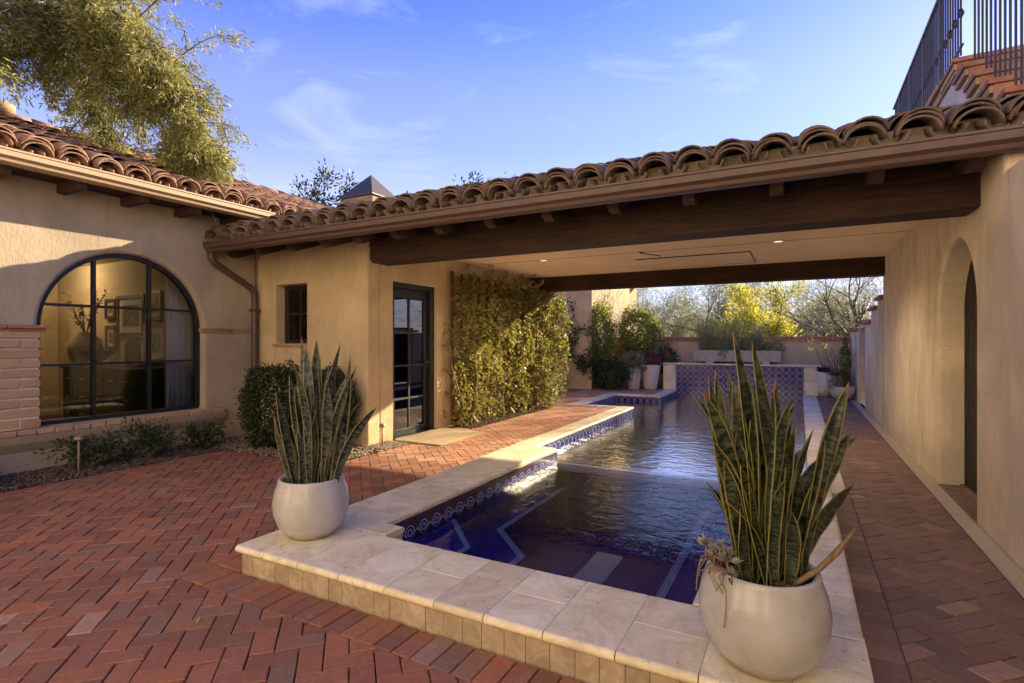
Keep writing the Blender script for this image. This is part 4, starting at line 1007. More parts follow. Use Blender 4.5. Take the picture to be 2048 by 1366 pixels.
# ---------------------------------------------------------------- unseen house and paving added behind the viewer to bounce warm light
cy = MB(); cy.add([(-12, -5.5, -.02), (7, -5.5, -.02), (7, -2.25, -.02), (-12, -2.25, -.02)], [(0,1,2,3)]); cy.build('bounce_paving', M['lightstone'], kind='structure')
oh = thing('bounce_house', (-3, -5, 0), 'unseen stucco house added behind the viewer to bounce light into the shade', 'house')
MB().box(-13, 8, -6.2, -5.0, -.1, 8.5).build('wall', M['stucco_pale'], oh); MB().box(-13.5, 8.5, -6.6, -4.6, 8.5, 8.65).build('eave', M['tile_red'], oh)
for x in (-9, -4.5, 0, 4):
    wd = MB().box(x-.7, x+.7, -4.999, -4.96, .2, 2.3).build('window', M['black'], oh)
    for a in (-.62, .03): MB().box(x+a, x+a+.59, -4.958, -4.95, .28, 2.22).build('pane', M['glass'], wd)

# ---------------------------------------------------------------- rooms behind the glass
MB().box(-11.9, -7.15, 4.66, 4.8, -.05, 2.95).build('room_end_wall', M['inwall'], wg); MB().box(-11.95, -11.8, -2.4, 4.65, -.05, 2.95).build('room_back_wall', M['inwall'], wg)
MB().box(-11.79, -7.15, -2.4, 4.65, -.1, .0).build('room_floor', M['darkfloor'], wg); MB().box(-11.79, -7.15, -2.4, 4.65, 2.62, 2.7).build('room_ceiling', M['inwall'], wg); MB().box(-11.79, -7.15, -2.5, -2.4, 0, 2.7).build('room_side_wall', M['inwall'], wg)
cst = thing('green_chest', (-9.2, 4.35, 0), 'dark green chest of drawers inside the arched window', 'chest')
MB().box(-10.3, -8.15, 4.12, 4.62, .05, .90).build('carcass', M['chest'], cst, bevel=.006); MB().box(-10.34, -8.11, 4.09, 4.64, .902, .935).build('top', M['chest'], cst, bevel=.006)
for i in range(5):
    for z0, z1 in ((.62, .87), (.36, .59), (.09, .33)):
        x = -10.26+i*.42; dw = MB().box(x, x+.38, 4.10, 4.119, z0, z1).build('drawer', M['chest'], cst, bevel=.006); MB().box(x+.13, x+.25, 4.085, 4.099, (z0+z1)/2-.008, (z0+z1)/2+.008).build('pull', M['brass'], dw)
def picture(x0, x1, z0, z1, label, fm='frame', bw=.05, y=4.645, lean=0):
    p = thing('framed_picture', ((x0+x1)/2, y, z0), label, 'picture', 'pictures on the room wall')
    MB().box(x0, x1, y-.03, y, z0, z0+bw).box(x0, x1, y-.03, y, z1-bw, z1).box(x0, x0+bw, y-.03, y, z0+bw, z1-bw).box(x1-bw, x1, y-.03, y, z0+bw, z1-bw).build('frame', M[fm], p)
    mw = min(.1, (x1-x0)*.16)
    MB().box(x0+bw, x1-bw, y-.014, y-.006, z0+bw, z1-bw).build('mount', M['matte'], p); MB().box(x0+bw+mw, x1-bw-mw, y-.018, y-.0145, z0+bw+mw, z1-bw-mw).build('print', M['art'], p)
picture(-9.77, -8.97, 1.40, 2.06, 'largest framed picture, in the middle of the room wall', 'frame', .06)
picture(-10.13, -9.81, 1.69, 2.02, 'small framed picture left of the largest, the upper one'); picture(-10.12, -9.79, 1.19, 1.58, 'small framed picture with pale mount hanging below another small one')
picture(-8.9, -8.51, 1.65, 2.10, 'narrow double-framed picture right of the largest', 'gilt'); picture(-8.88, -8.3, 1.0, 1.60, 'tall framed picture leaning on the chest at right', 'gilt', .06, 4.6)
va = thing('stone_vase', (-10.08, 4.33, .93), 'large stone vase holding bare leafy branches in the room', 'vase')
MB().lathe([(0, .93), (.13, .93), (.2, 1.03), (.235, 1.2), (.2, 1.36), (.10, 1.44), (.11, 1.47), (.09, 1.47), (.07, 1.4)], (-10.08, 4.33, 0), 28).build('body', M['vase'], va, smooth=True)
rv = random.Random(5); bt = MB(); lp = []
for i in range(16):
    a = rv.uniform(0, 6.28); sp = rv.uniform(.12, .55); h = rv.uniform(.3, .8); p0 = Vector((-10.08, 4.33, 1.42)); p1 = p0+Vector((math.cos(a)*sp*.5, math.sin(a)*sp*.3, h*.6)); p2 = p0+Vector((math.cos(a)*sp, math.sin(a)*sp*.5, h))
    bt.tube([p0, p1, p2], [.006, .004, .002], 5)
    for k in range(9): t = rv.uniform(.4, 1); q = p0.lerp(p1, min(1, t*2)) if t < .5 else p1.lerp(p2, t*2-1); lp.append(q+Vector((rv.uniform(-.03, .03), rv.uniform(-.03, .03), rv.uniform(-.03, .03))))
bt.build('branches', M['bowl'], va); branch_leaf_pts = lp
bo = thing('footed_bowl', (-9.5, 4.22, .937), 'dark bowl on small feet beside the vase', 'bowl')
MB().lathe([(0, .03), (.12, .06), (.22, .15), (.25, .22), (.235, .22), (.2, .15), (.0, .06)], (-9.5, 4.22, .97), 24).build('bowl', M['bowl'], bo, smooth=True)
ft_ = MB()
for a in range(3): ft_.tube([(-9.5+.1*math.cos(a*2.1), 4.22+.1*math.sin(a*2.1), 1.05), (-9.5+.16*math.cos(a*2.1), 4.22+.16*math.sin(a*2.1), .937)], .012, 6)
ft_.build('feet', M['bowl'], bo)
chs = thing('carved_plaque', (-8.98, 4.55, .94), 'dark carved panel with a scalloped top standing on the chest', 'plaque')
pl = [(-.2, 0), (.2, 0), (.2, .3), (.17, .36), (.1, .4), (.05, .44), (-.05, .44), (-.1, .4), (-.17, .36), (-.2, .3)]
m = MB(); m.prism([(a-9.12, b+.94) for a, b in pl], lambda p, q, h: (p, h, q), 4.52, 4.56); m.build('panel', M['frame'], chs, bevel=.01)
def curtain(x0, y0, y1, z0, z1, mat, label, nm='curtain', folds=7):
    m = MB(); n = 60; vs = []
    for z in (z0, z1):
        for i in range(n+1):
            t = i/n; vs.append((x0+.035*math.sin(t*folds*6.283)+.01*math.sin(t*31), y0+(y1-y0)*t, z))
    m.add(vs, [(i, i+1, n+2+i, n+1+i) for i in range(n)]); o = m.build(nm, mat, None, smooth=True); tag(o, label, 'curtain')
    md = o.modifiers.new('thick', 'SOLIDIFY'); md.thickness = .004
curtain(-7.3, 4.02, 4.5, .02, 2.55, M['curtain'], 'pale hanging curtain at the right side of the arched window'); curtain(-7.35, 2.1, 2.62, .02, 2.55, M['curtain_tan'], 'brown hanging curtain at the left side of the arched window')
def lamp_at(name, loc, e, col, size):
    d = bpy.data.lights.new(name, 'POINT'); d.energy = e; d.color = col; d.shadow_soft_size = size; o = bpy.data.objects.new(name, d); COL.objects.link(o); o.location = loc; return o
cl = thing('room_downlight', (-10.6, 4.0, 2.61), 'warm ceiling downlight inside the arched window room', 'light')
MB().lathe([(0, 0), (.06, 0), (.075, -.006), (.08, .004)], (-10.6, 4.0, 2.612), 20).build('lens', M['downlight'], cl)
lo = lamp_at('downlight_bulb', (0, 0, -.06), 10, (1, .74, .46), .06); lo.parent = cl
tl = thing('table_lamp', (-6.5, 5.62, .8), 'lit table lamp seen through the small window', 'lamp')
MB().lathe([(.05, .8), (.07, .82), (.02, .9), (.05, 1.15), (.02, 1.38)], (-6.5, 5.62, 0), 16).build('base', M['bronze'], tl, smooth=True)
MB().lathe([(.10, 1.44), (.065, 1.60)], (-6.5, 5.62, 0), 20).build('shade', M['lampshade'], tl, smooth=True); lo = lamp_at('lamp_bulb', (0, 0, .7), 2.5, (1, .6, .25), .03); lo.parent = tl
MB().box(-6.79, -6.2, 5.4, 5.9, .76, .8).build('side_table', M['frame'], None) ; o = bpy.data.objects['side_table']; tag(o, 'small dark table under the lamp behind the small window', 'table')
# ---------------------------------------------------------------- vegetation helpers
def unit(a): return a/np.maximum(np.linalg.norm(a, axis=1, keepdims=True), 1e-6)
def leaf_arrays(P, L, W, rng, D=None, spread=1.0, fold=.0):
    """rhombic leaves at points P; D preferred direction (n,3)"""
    n = len(P); d = rng.normal(size=(n, 3))
    if D is not None: d = unit(D)*1.0+d*spread*.6
    d = unit(d); sd = unit(np.cross(d, rng.normal(size=(n, 3)))); nm = np.cross(d, sd)
    l = (L*rng.uniform(.65, 1.25, size=(n, 1))); w = (W*rng.uniform(.7, 1.2, size=(n, 1)))
    b = P; tip = P+d*l+nm*l*rng.uniform(-.2, .2, size=(n, 1)); m = P+d*l*.45
    V = np.stack([b, m+sd*w/2+nm*w*fold, tip, m-sd*w/2+nm*w*fold], axis=1).reshape(-1, 3)
    return V, np.arange(n*4).reshape(-1, 4)
def leaves(name, P, L, W, mat, parent, seed=0, D=None, spread=1.0, kind=None):
    rng = np.random.default_rng(seed); V, F = leaf_arrays(np.asarray(P, dtype=float), L, W, rng, D, spread)
    return np_mesh(name, V, F, mat, parent, kind)
class Grow:
    def __init__(s, seed): s.r = random.Random(seed); s.mb = MB(); s.tips = []; s.dirs = []; s.tw = []
    def rv(s, k): return Vector((s.r.gauss(0, k), s.r.gauss(0, k), s.r.gauss(0, k)))
    def branch(s, p, d, L, rad, lvl, nseg=5, wob=.14, grav=0, kids=(3, 3, 3), ratio=.66, spread=.8, start=.3, sides=(8, 6, 5, 4, 3)):
        pts = [p.copy()]; rads = [rad]; d = d.normalized(); cur = p.copy(); dd = d.copy()
        for i in range(nseg):
            dd = (dd+s.rv(wob)+Vector((0, 0, grav))).normalized(); cur = cur+dd*(L/nseg); pts.append(cur.copy()); rads.append(rad*(1-.75*(i+1)/nseg))
        s.mb.tube(pts, rads, sides[min(lvl, 4)], False)
        if lvl >= len(kids):
            for i in range(1, len(pts)):
                s.tips.append(pts[i]); s.dirs.append((pts[i]-pts[i-1]).normalized())
            s.tw.append(pts); return
        for k in range(kids[lvl]):
            t = start+(1-start)*(k+s.r.random()*.8)/kids[lvl]; x = t*nseg; i = min(int(x), nseg-1); q = pts[i].lerp(pts[i+1], x-i); dr = (pts[i+1]-pts[i]).normalized()
            nd = (dr+s.rv(spread*.6)).normalized()
            s.branch(q, nd, L*ratio*s.r.uniform(.7, 1.2), max(rads[i]*.62, .0015), lvl+1, nseg, wob, grav, kids, ratio, spread, start, sides)
def tips_points(g, per, jit, rng):
    T = np.array([tuple(t) for t in g.tips]); D = np.array([tuple(t) for t in g.dirs]); idx = np.repeat(np.arange(len(T)), per)
    return T[idx]+rng.normal(size=(len(idx), 3))*jit, D[idx]
leaves('branch_leaves', branch_leaf_pts, .055, .03, M['l_dark'], va, 3)
# ---------------------------------------------------------------- climbing vine on the trellis
def rough(y, z, s): return mnoise.noise(Vector((y*s, z*s, 3.1)))
tr = thing('wooden_trellis', (-4.74, 8.4, 0), 'reddish wooden trellis on the stucco wall behind the climbing vine', 'trellis')
for i in range(13): y = 6.88+i*.265; MB().box(-4.755, -4.725, y-.018, y+.018, .02, 2.40+R.uniform(-.02, .02)).build('upright', M['trellis'], tr)
for z in (.10, .55, .95, 1.35, 1.75, 2.12, 2.32): MB().box(-4.7245, -4.70, 6.83, 10.1, z-.016, z+.016).build('crosspiece', M['trellis'], tr)
vn_ = thing('climbing_vine', (-4.6, 8.4, 0), 'dense leafy vine covering the trellis beside the glass door', 'vine')
rng = np.random.default_rng(3); pts = []; dirs = []
while len(pts) < 15500:
    y = rng.uniform(6.80, 10.45); z = rng.uniform(.02, 2.42)
    if z > 2.33+.12*rough(y, 0, 2.5) : continue
    if rough(y, z, 3.2) < -.16 and rng.random() < .80: continue
    if y < 6.95 and rng.random() < .35: continue
    if z < .25 and rng.random() < .55: continue
    bul = .12+.12*rough(y, z, 2.1)+.05*rough(y, z, 6)+.36*max(0, (y-8.2)/2.2)**1.3*(1-.35*abs(z-1.2)/1.2)
    x = -4.72+abs(bul)*(1-rng.random()**2.2*.9); pts.append((x, y, z)); dirs.append((.7, -.25, -.55))
leaves('foliage', pts[:10500], .060, .040, M['l_vine'], vn_, 4, np.array(dirs[:10500]), 1.35); leaves('foliage', pts[10500:], .085, .055, M['l_vine'], vn_, 14, np.array(dirs[10500:]), 1.5)
sh = Grow(77)
for i in range(46):
    y = 6.95+3.4*R.random(); top = R.random() < .6; z = 2.25 if top else R.uniform(.4, 2.1); y = y if top else 10.2
    sh.branch(Vector((-4.62+R.uniform(0, .15), y, z)), Vector((R.uniform(-.1, .7), R.uniform(-.3, .6), .8 if top else .2)), R.uniform(.15, .38), .004, 0, 5, .2, -.04, (), .5)
sh.mb.build('shoots', M['stem_dry'], vn_); P, D = tips_points(sh, 3, .02, np.random.default_rng(8)); leaves('shoot_leaves', P, .06, .042, M['l_vine'], vn_, 15, D, 1.2)
stm = MB()
for i in range(16):
    y = 6.95+i*.2+R.uniform(-.05, .05); p = Vector((-4.62, y, .0)); q = [p]
    for k in range(7): p = p+Vector((R.uniform(-.03, .03), R.uniform(-.12, .12), .2)); q.append(p)
    stm.tube(q, [.016, .014, .012, .010, .009, .007, .005, .003], 6)
stm.build('stems', M['stem_dry'], vn_)
lp = [(-4.78+R.uniform(.0, .05), 6.72+R.gauss(0, .05), R.choice([1.35, 1.5, .5, .2, .9])+R.gauss(0, .06)) for i in range(45)]
leaves('stray_leaves', lp, .06, .045, M['l_vine'], vn_, 6)
# gravel and mulch beds
def pebbles(name, n, region, mat, size, z0, label, seed):
    rng = np.random.default_rng(seed); base = np.array([(1,0,0),(-1,0,0),(0,1,0),(0,-1,0),(0,0,1),(0,0,-1)], float); F0 = np.array([(0,2,4),(2,1,4),(1,3,4),(3,0,4),(2,0,5),(1,2,5),(3,1,5),(0,3,5)])
    P = []
    while len(P) < n:
        rgn = region[int(rng.random()*len(region))] if len(region) > 1 else region[0]
        P.append((rng.uniform(rgn[0], rgn[1]), rng.uniform(rgn[2], rgn[3]), z0+rng.uniform(-.003, .010)))
    P = np.array(P); S = size*rng.uniform(.5, 1.4, size=(n, 1, 1))*np.array([1, .8, .55])*rng.uniform(.7, 1.3, size=(n, 6, 1)); ang = rng.uniform(0, 6.28, n); c, s = np.cos(ang), np.sin(ang)
    V = base[None]*S; X = V[:, :, 0]*c[:, None]-V[:, :, 1]*s[:, None]; Y = V[:, :, 0]*s[:, None]+V[:, :, 1]*c[:, None]; V = np.stack([X, Y, V[:, :, 2]], 2)+P[:, None]
    F = (F0[None]+(np.arange(n)*6)[:, None, None]).reshape(-1, 3); o = np_mesh(name, V.reshape(-1, 3), F, mat, None, 'stuff'); tag(o, label, 'gravel'); return o
bd = MB()
for (a, b, c, d) in (BED1, BED2, BED3, VBED): bd.add([(a,c,-.012+R.uniform(0,.003)),(b,c,-.012),(b,d,-.012),(a,d,-.012)], [(0,1,2,3)])
bd.build('planting_bed', M['soil'], kind='structure')
pebbles('wall_bed_mulch', 9500, [(-6.9, -6.155, 1.2, 4.12)], M['mulch'], .014, 0, 'dark mulch covering the bed under the arched window', 1)
pebbles('corner_bed_gravel', 7500, [(-6.9, -4.43, 4.1, 5.07), (-6.9, -4.43, 4.1, 5.07), (-4.78, -4.43, 5.0, 5.45)], M['gravel'], .015, 0, 'tan gravel covering the bed around the clipped shrubs', 2)
pebbles('vine_bed_gravel', 3200, [(-4.77, -4.37, 6.87, 9.74)], M['mulch'], .013, 0, 'dark gravel strip at the foot of the climbing vine', 3)
# ---------------------------------------------------------------- clipped shrubs and low plants
def shrub(name, c, rx, ry, h, n, mat, label, cat, seed, L=.034, W=.022, z0=.05, square=3.2, group=None):
    t = thing(name, (c[0], c[1], 0), label, cat, group); rng = np.random.default_rng(seed); P = []
    while len(P) < n:
        a = rng.uniform(0, 6.283); ph_ = rng.uniform(-1, 1); u = np.array([math.cos(a)*math.sqrt(1-ph_*ph_), math.sin(a)*math.sqrt(1-ph_*ph_), ph_])
        k = (abs(u[0])**square+abs(u[1])**square+abs(u[2])**square)**(-1/square); q = u*k
        lump = 1+.26*mnoise.noise(Vector(q)*2.6+Vector((seed, 0, 0)))+.10*mnoise.noise(Vector(q)*7+Vector((0, seed, 0)))
        dep = 1-abs(rng.normal())*.11 if rng.random() > .04 else 1+abs(rng.normal())*.07; q = q*lump*dep
        if mnoise.noise(Vector(q)*4.5+Vector((seed*2, 1, 0))) < -.42 and dep > .85: continue
        P.append((c[0]+q[0]*rx, c[1]+q[1]*ry, z0+h/2+q[2]*h/2))
    P = np.array(P); D = P-np.array([c[0], c[1], h*.4]); leaves('foliage', P, L, W, mat, t, seed, D, 1.3)
    g = Grow(seed); 
    for i in range(4): g.branch(Vector((c[0]+R.uniform(-.05, .05), c[1]+R.uniform(-.05, .05), -.01)), Vector((R.uniform(-.5, .5), R.uniform(-.5, .5), 1)), h*.55, .016, 0, 4, .12, 0, (3, 3), .7)
    g.mb.build('stem', M['stem_dry'], t); return t
shrub('boxwood_shrub', (-5.80, 4.52), .35, .33, .92, 15000, M['l_box'], 'clipped round boxwood shrub beside the downspout', 'shrub', 1, group='boxwoods by the pool house')
shrub('boxwood_shrub', (-5.12, 4.70), .33, .30, .88, 13000, M['l_box'], 'clipped boxwood shrub behind the nearer snake plant', 'shrub', 2, group='boxwoods by the pool house')
def lowplant(c, rx, h, n, label, seed):
    t = thing('low_shrub', (c[0], c[1], 0), label, 'shrub', 'low shrubs under the arched window'); g = Grow(seed)
    for i in range(9):
        a = i*.7+g.r.random(); g.branch(Vector((c[0], c[1], 0)), Vector((math.cos(a)*rx/h, math.sin(a)*rx/h*.7, .75)), h*g.r.uniform(.6, 1.05), .006, 0, 4, .16, .02, (4,), .5)
    g.mb.build('stem', M['stem_dry'], t); rng = np.random.default_rng(seed); P, D = tips_points(g, n, .035, rng); leaves('foliage', P, .05, .026, M['l_box'], t, seed, D, 1.2)
lowplant((-6.55, 2.86), .34, .34, 6, 'low leafy shrub behind the path light at left', 3); lowplant((-6.52, 3.42), .36, .40, 6, 'low leafy shrub under the middle of the arched window', 4); lowplant((-6.5, 4.02), .2, .26, 6, 'smallest low shrub, under the right end of the window sill', 5); lowplant((-6.6, 1.9), .25, .22, 5, 'low shrub cut off by the left edge of the picture', 6)
def pathlight(x, y, h, label, tilt=0):
    t = thing('path_light', (x, y, 0), label, 'path light', 'bronze path lights'); MB().tube([(x, y, -.02), (x+tilt, y, h-.04)], .011, 10).build('post', M['bronze'], t, smooth=True)
    MB().lathe([(.0, .035), (.028, .03), (.045, .0), (.043, -.004), (.02, -.004), (.018, -.02)], (x+tilt, y, h-.03), 18).build('cap', M['bronze'], t, smooth=True)
pathlight(-6.38, 2.68, .37, 'bronze path light among low shrubs under the arched window', .004); pathlight(-4.60, 5.14, .29, 'bronze path light at the corner beside the glass door')
for i, (y, lab) in enumerate(((7.12, 'nearest'), (8.35, 'middle'), (9.5, 'farthest'))):
    t = thing('spot_light', (-4.45, y, 0), f'{lab} of three small spotlights under the vine', 'spotlight', 'spotlights under the vine')
    MB().tube([(-4.45, y, .0), (-4.455, y-.01, .05)], .008, 8).build('stake', M['bronze'], t); MB().tube([(-4.445, y+.02, .05), (-4.50, y-.03, .15)], .022, 10).build('head', M['bronze'], t)
mt = MB().box(-4.74, -3.98, 5.52, 6.62, .002, .018).build('door_mat', M['mat'], None, bevel=.004); tag(mt, 'pale woven mat on the bricks before the glass door', 'mat')
def smooth_pts(P, n=5):
    out = []
    for i in range(len(P)-1):
        a, b, c, d = P[max(i-1, 0)], P[i], P[i+1], P[min(i+2, len(P)-1)]
        for k in range(n):
            t = k/n; out.append(.5*((2*b)+(c-a)*t+(2*a-5*b+4*c-d)*t*t+(3*b-a-3*c+d)*t**3))
    return out+[P[-1]]
# ---------------------------------------------------------------- snake plants in glazed pots
def potted(c, tips, label_pot, label_plant, seed, mat, extra=10):
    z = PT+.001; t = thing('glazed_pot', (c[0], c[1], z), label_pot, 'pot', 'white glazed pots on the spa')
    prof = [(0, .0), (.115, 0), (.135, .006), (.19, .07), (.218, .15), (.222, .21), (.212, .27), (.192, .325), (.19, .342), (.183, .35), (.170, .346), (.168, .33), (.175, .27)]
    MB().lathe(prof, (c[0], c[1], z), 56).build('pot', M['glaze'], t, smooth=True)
    sm = MB(); nr = 8; rr_ = random.Random(seed); vs = [(c[0], c[1], z+.305)]
    for k in range(1, nr):
        for a in range(24): q = .178*k/(nr-1); vs.append((c[0]+q*math.cos(a*.2618), c[1]+q*math.sin(a*.2618), z+.30+rr_.uniform(-.008, .010)))
    sm.add(vs, [(0, 1+a, 1+(a+1) % 24) for a in range(24)]+[(1+(k-1)*24+a, 1+k*24+a, 1+k*24+(a+1) % 24, 1+(k-1)*24+(a+1) % 24) for k in range(1, nr-1) for a in range(24)]); sm.build('soil', M['soil'], t)
    pl_ = thing('snake_plant', (c[0], c[1], z+.30), label_plant, 'plant', 'snake plants in the glazed pots'); base_d = -math.sin(YAW)*c[0]+math.cos(YAW)*c[1]; rg_ = random.Random(seed+1)
    def leaf(B, T, W, face, bulge):
        n = 13; up = (T-B); L = up.length; ctr = B+Vector((0, 0, L*.55))+Vector((T.x-B.x, T.y-B.y, 0))*.25+Vector((rg_.uniform(-bulge, bulge), rg_.uniform(-bulge, bulge), 0)); m = MB(); m.uv = []; vs = []
        prev = None; tw = rg_.uniform(-1.3, 1.3)
        for i in range(n+1):
            s_ = i/n; p = B*(1-s_)**2+ctr*2*s_*(1-s_)+T*s_**2; tg = ((ctr-B)*(1-s_)+(T-ctr)*s_).normalized()
            a = face+tw*s_; side = Vector((math.cos(a), math.sin(a), 0)); side = (side-tg*side.dot(tg)).normalized(); nm = side.cross(tg)
            w = W*(.48+.52*math.sin(min(1, s_/.58)*math.pi/2)) if s_ < .66 else W*max(.02, 1-((s_-.66)/.34)**1.8)
            w *= 1+.05*math.sin(s_*23+face*5)
            for k, e in ((0, -1), (1, -.5), (2, 0), (3, .5), (4, 1)):
                vs.append(p+side*w/2*e+nm*w*(.22*(e*e)-.02)); m.uv.append((k/4, s_))
        m.add(vs, [(i*5+k, i*5+k+1, (i+1)*5+k+1, (i+1)*5+k) for i in range(n) for k in range(4)])
        o = m.build('leaf', M[mat], pl_, smooth=True); md = o.modifiers.new('thick', 'SOLIDIFY'); md.thickness = .0035
    for (u, v) in tips:
        d = base_d+rg_.uniform(-.10, .10); T = ray(u, v, d); off = Vector((T.x-c[0], T.y-c[1], 0))*rg_.uniform(.25, .38); off = off.normalized()*min(off.length, .14) if off.length > 0 else off
        B = Vector((c[0], c[1], z+.28))+off+Vector((rg_.uniform(-.05, .05), rg_.uniform(-.05, .05), 0)); leaf(B, T, rg_.uniform(.052, .072), YAW+rg_.uniform(-.8, .8), .075)
    for i in range(extra):
        a = rg_.uniform(0, 6.28); q = rg_.uniform(.02, .12); B = Vector((c[0]+q*math.cos(a), c[1]+q*math.sin(a), z+.28)); h = rg_.uniform(.25, .78); leaf(B, B+Vector((math.cos(a)*h*rg_.uniform(.05, .28), math.sin(a)*h*rg_.uniform(.05, .28), h)), rg_.uniform(.044, .06), YAW+rg_.uniform(-.9, .9), .05)
    return t, pl_
LT = [(603,672),(611,690),(632,677),(681,685),(702,707),(713,732),(551,785),(578,752),(601,767),(637,732),(723,802),(754,813),(659,818),(691,796),(563,840),(653,760),(620,745),(590,800),(668,740),(640,800),(676,838),(612,845),(583,850)]
RT = [(1466,665),(1503,681),(1386,792),(1404,779),(1466,761),(1440,815),(1487,789),(1551,756),(1590,805),(1699,763),(1707,859),(1717,872),(1709,965),(1528,877),(1551,1004),(1412,965),(1536,952),(1582,841),(1460,860),(1425,880),(1500,840),(1560,850),(1600,900),(1480,930),(1625,860),(1510,980),(1450,1000)]
potted((-2.615, 2.295), LT, 'white glazed pot on the far left corner of the spa deck', 'snake plant in the pot nearer the house, greyer leaves', 5, 'snake_grey', 20)
rp_, rpl = potted((-.118, 2.165), RT, 'large white glazed pot nearest the viewer, at lower right', 'large snake plant nearest the viewer, yellow-edged leaves', 9, 'snake', 30)
c = (-.118, 2.165)
dry = MB(); T = ray(1712, 1055, 1.85); B = Vector((c[0]+.06, c[1]-.04, PT+.3)); mid = B.lerp(T, .5)+Vector((0, 0, -.045)); dry.tube([B, B.lerp(mid, .5)+Vector((0, 0, -.01)), mid, mid.lerp(T, .5)+Vector((0, 0, -.012)), T], [.016, .012, .010, .012, .003], 8); dry.build('dry_leaf', M['stem_dry'], rpl, smooth=True)
su = thing('trailing_succulent', (c[0]-.15, c[1]+.02, PT+.33), 'dried grey succulent rosettes spilling over the rim of the nearest pot', 'plant'); rs = random.Random(12); stx = MB()
for (u, v, d, s_) in ((1412, 1090, 1.93, .034), (1428, 1108, 1.9, .030), (1455, 1122, 1.83, .045), (1463, 1150, 1.80, .030), (1440, 1095, 1.86, .028)):
    q = ray(u, v, d); P = []; D = []
    for k in range(26):
        a = k*2.4; e = k/26; P.append(tuple(q)); D.append((math.cos(a)*(1-e*.7), math.sin(a)*(1-e*.7), .25+e))
    leaves('rosette', P, s_*1.1, s_*.5, M['l_succ'], su, int(u), np.array(D), .12)
    stx.tube([Vector((c[0]-.10+rs.uniform(-.03, .03), c[1]-.05, PT+.32)), q+Vector((0, 0, -.03)), q], [.0045, .004, .0035], 6)
rim_c = Vector((c[0], c[1], 0))
for k in range(13):
    a0 = math.radians(150+rs.uniform(0, 110)); p = []
    for i, (q, z_) in enumerate(((.13, .315), (.165, .352), (.195, .353), (.214, .335), (.224, .30), (.230, .30-rs.uniform(.02, .12)))):
        a1 = a0+rs.uniform(-.10, .10)*i*.6; p.append(rim_c+Vector((q*math.cos(a1), q*math.sin(a1), PT+z_+rs.uniform(-.004, .006))))
    p = p[:rs.choice([4, 5, 5, 6])]; sp_ = smooth_pts(p); stx.tube(sp_, [.0045*(1-.6*i/len(sp_))*rs.uniform(.8, 1.2) for i in range(len(sp_))], 6)
stx.build('stem', M['stem_dry'], su, smooth=True)
# ---------------------------------------------------------------- rear planters
tg_ = thing('stone_trough', (-1.46, 15.33, .735), 'long weathered stone trough on top of the tiled fountain wall', 'planter')
m = MB(); m.prism([(-2.50, .79), (-.42, .79), (-.38, 1.065), (-.45, 1.085), (-2.47, 1.085), (-2.54, 1.065)], lambda p, q, h: (p, h, q), 15.12, 15.16); m.prism([(-2.50, .79), (-.42, .79), (-.38, 1.065), (-.45, 1.085), (-2.47, 1.085), (-2.54, 1.065)], lambda p, q, h: (p, h, q), 15.52, 15.56)
m.box(-2.52, -2.46, 15.161, 15.519, .79, 1.07).box(-.46, -.40, 15.161, 15.519, .79, 1.07).box(-2.46, -.46, 15.161, 15.519, .79, .83); m.build('basin', M['trough'], tg_, bevel=.015)
for x in (-2.2, -.85): MB().box(x, x+.2, 15.10, 15.5, .737, .789).build('foot', M['lightstone'], tg_, bevel=.006)
MB().box(-2.459, -.461, 15.162, 15.518, .831, 1.04).build('soil', M['soil'], tg_)
def reeds(name, x0, x1, y, z, n, h, label, seed, mat='l_palo', lean=.2):
    t = thing(name, ((x0+x1)/2, y, z), label, 'plant', 'plants in the stone trough'); rg_ = random.Random(seed); m = MB(); P = []
    for i in range(n):
        p = Vector((rg_.uniform(x0, x1), y+rg_.uniform(-.12, .12), z)); hh = h*rg_.uniform(.45, 1.1); e = Vector((rg_.gauss(0, lean), rg_.gauss(0, lean), 1))*hh; m.tube([p, p+e*.5+Vector((rg_.gauss(0, .015), 0, 0)), p+e], [.004, .0035, .0015], 3, False)
        if rg_.random() < .5: P.append(tuple(p+e)); P.append(tuple(p+e*.93))
    m.build('stalks', M['l_palo'], t); 
    if P: leaves('seed_heads', P, .045, .02, M[mat], t, seed, kind='stuff')
reeds('reed_clump', -2.38, -1.95, 15.34, 1.03, 230, .95, 'tall reed clump at the left end of the stone trough', 1); reeds('reed_clump', -1.88, -1.4, 15.34, 1.03, 230, .9, 'tall reed clump left of the trough middle', 2); reeds('reed_clump', -1.3, -.8, 15.34, 1.03, 210, .85, 'tall reed clump at the right half of the trough', 3)
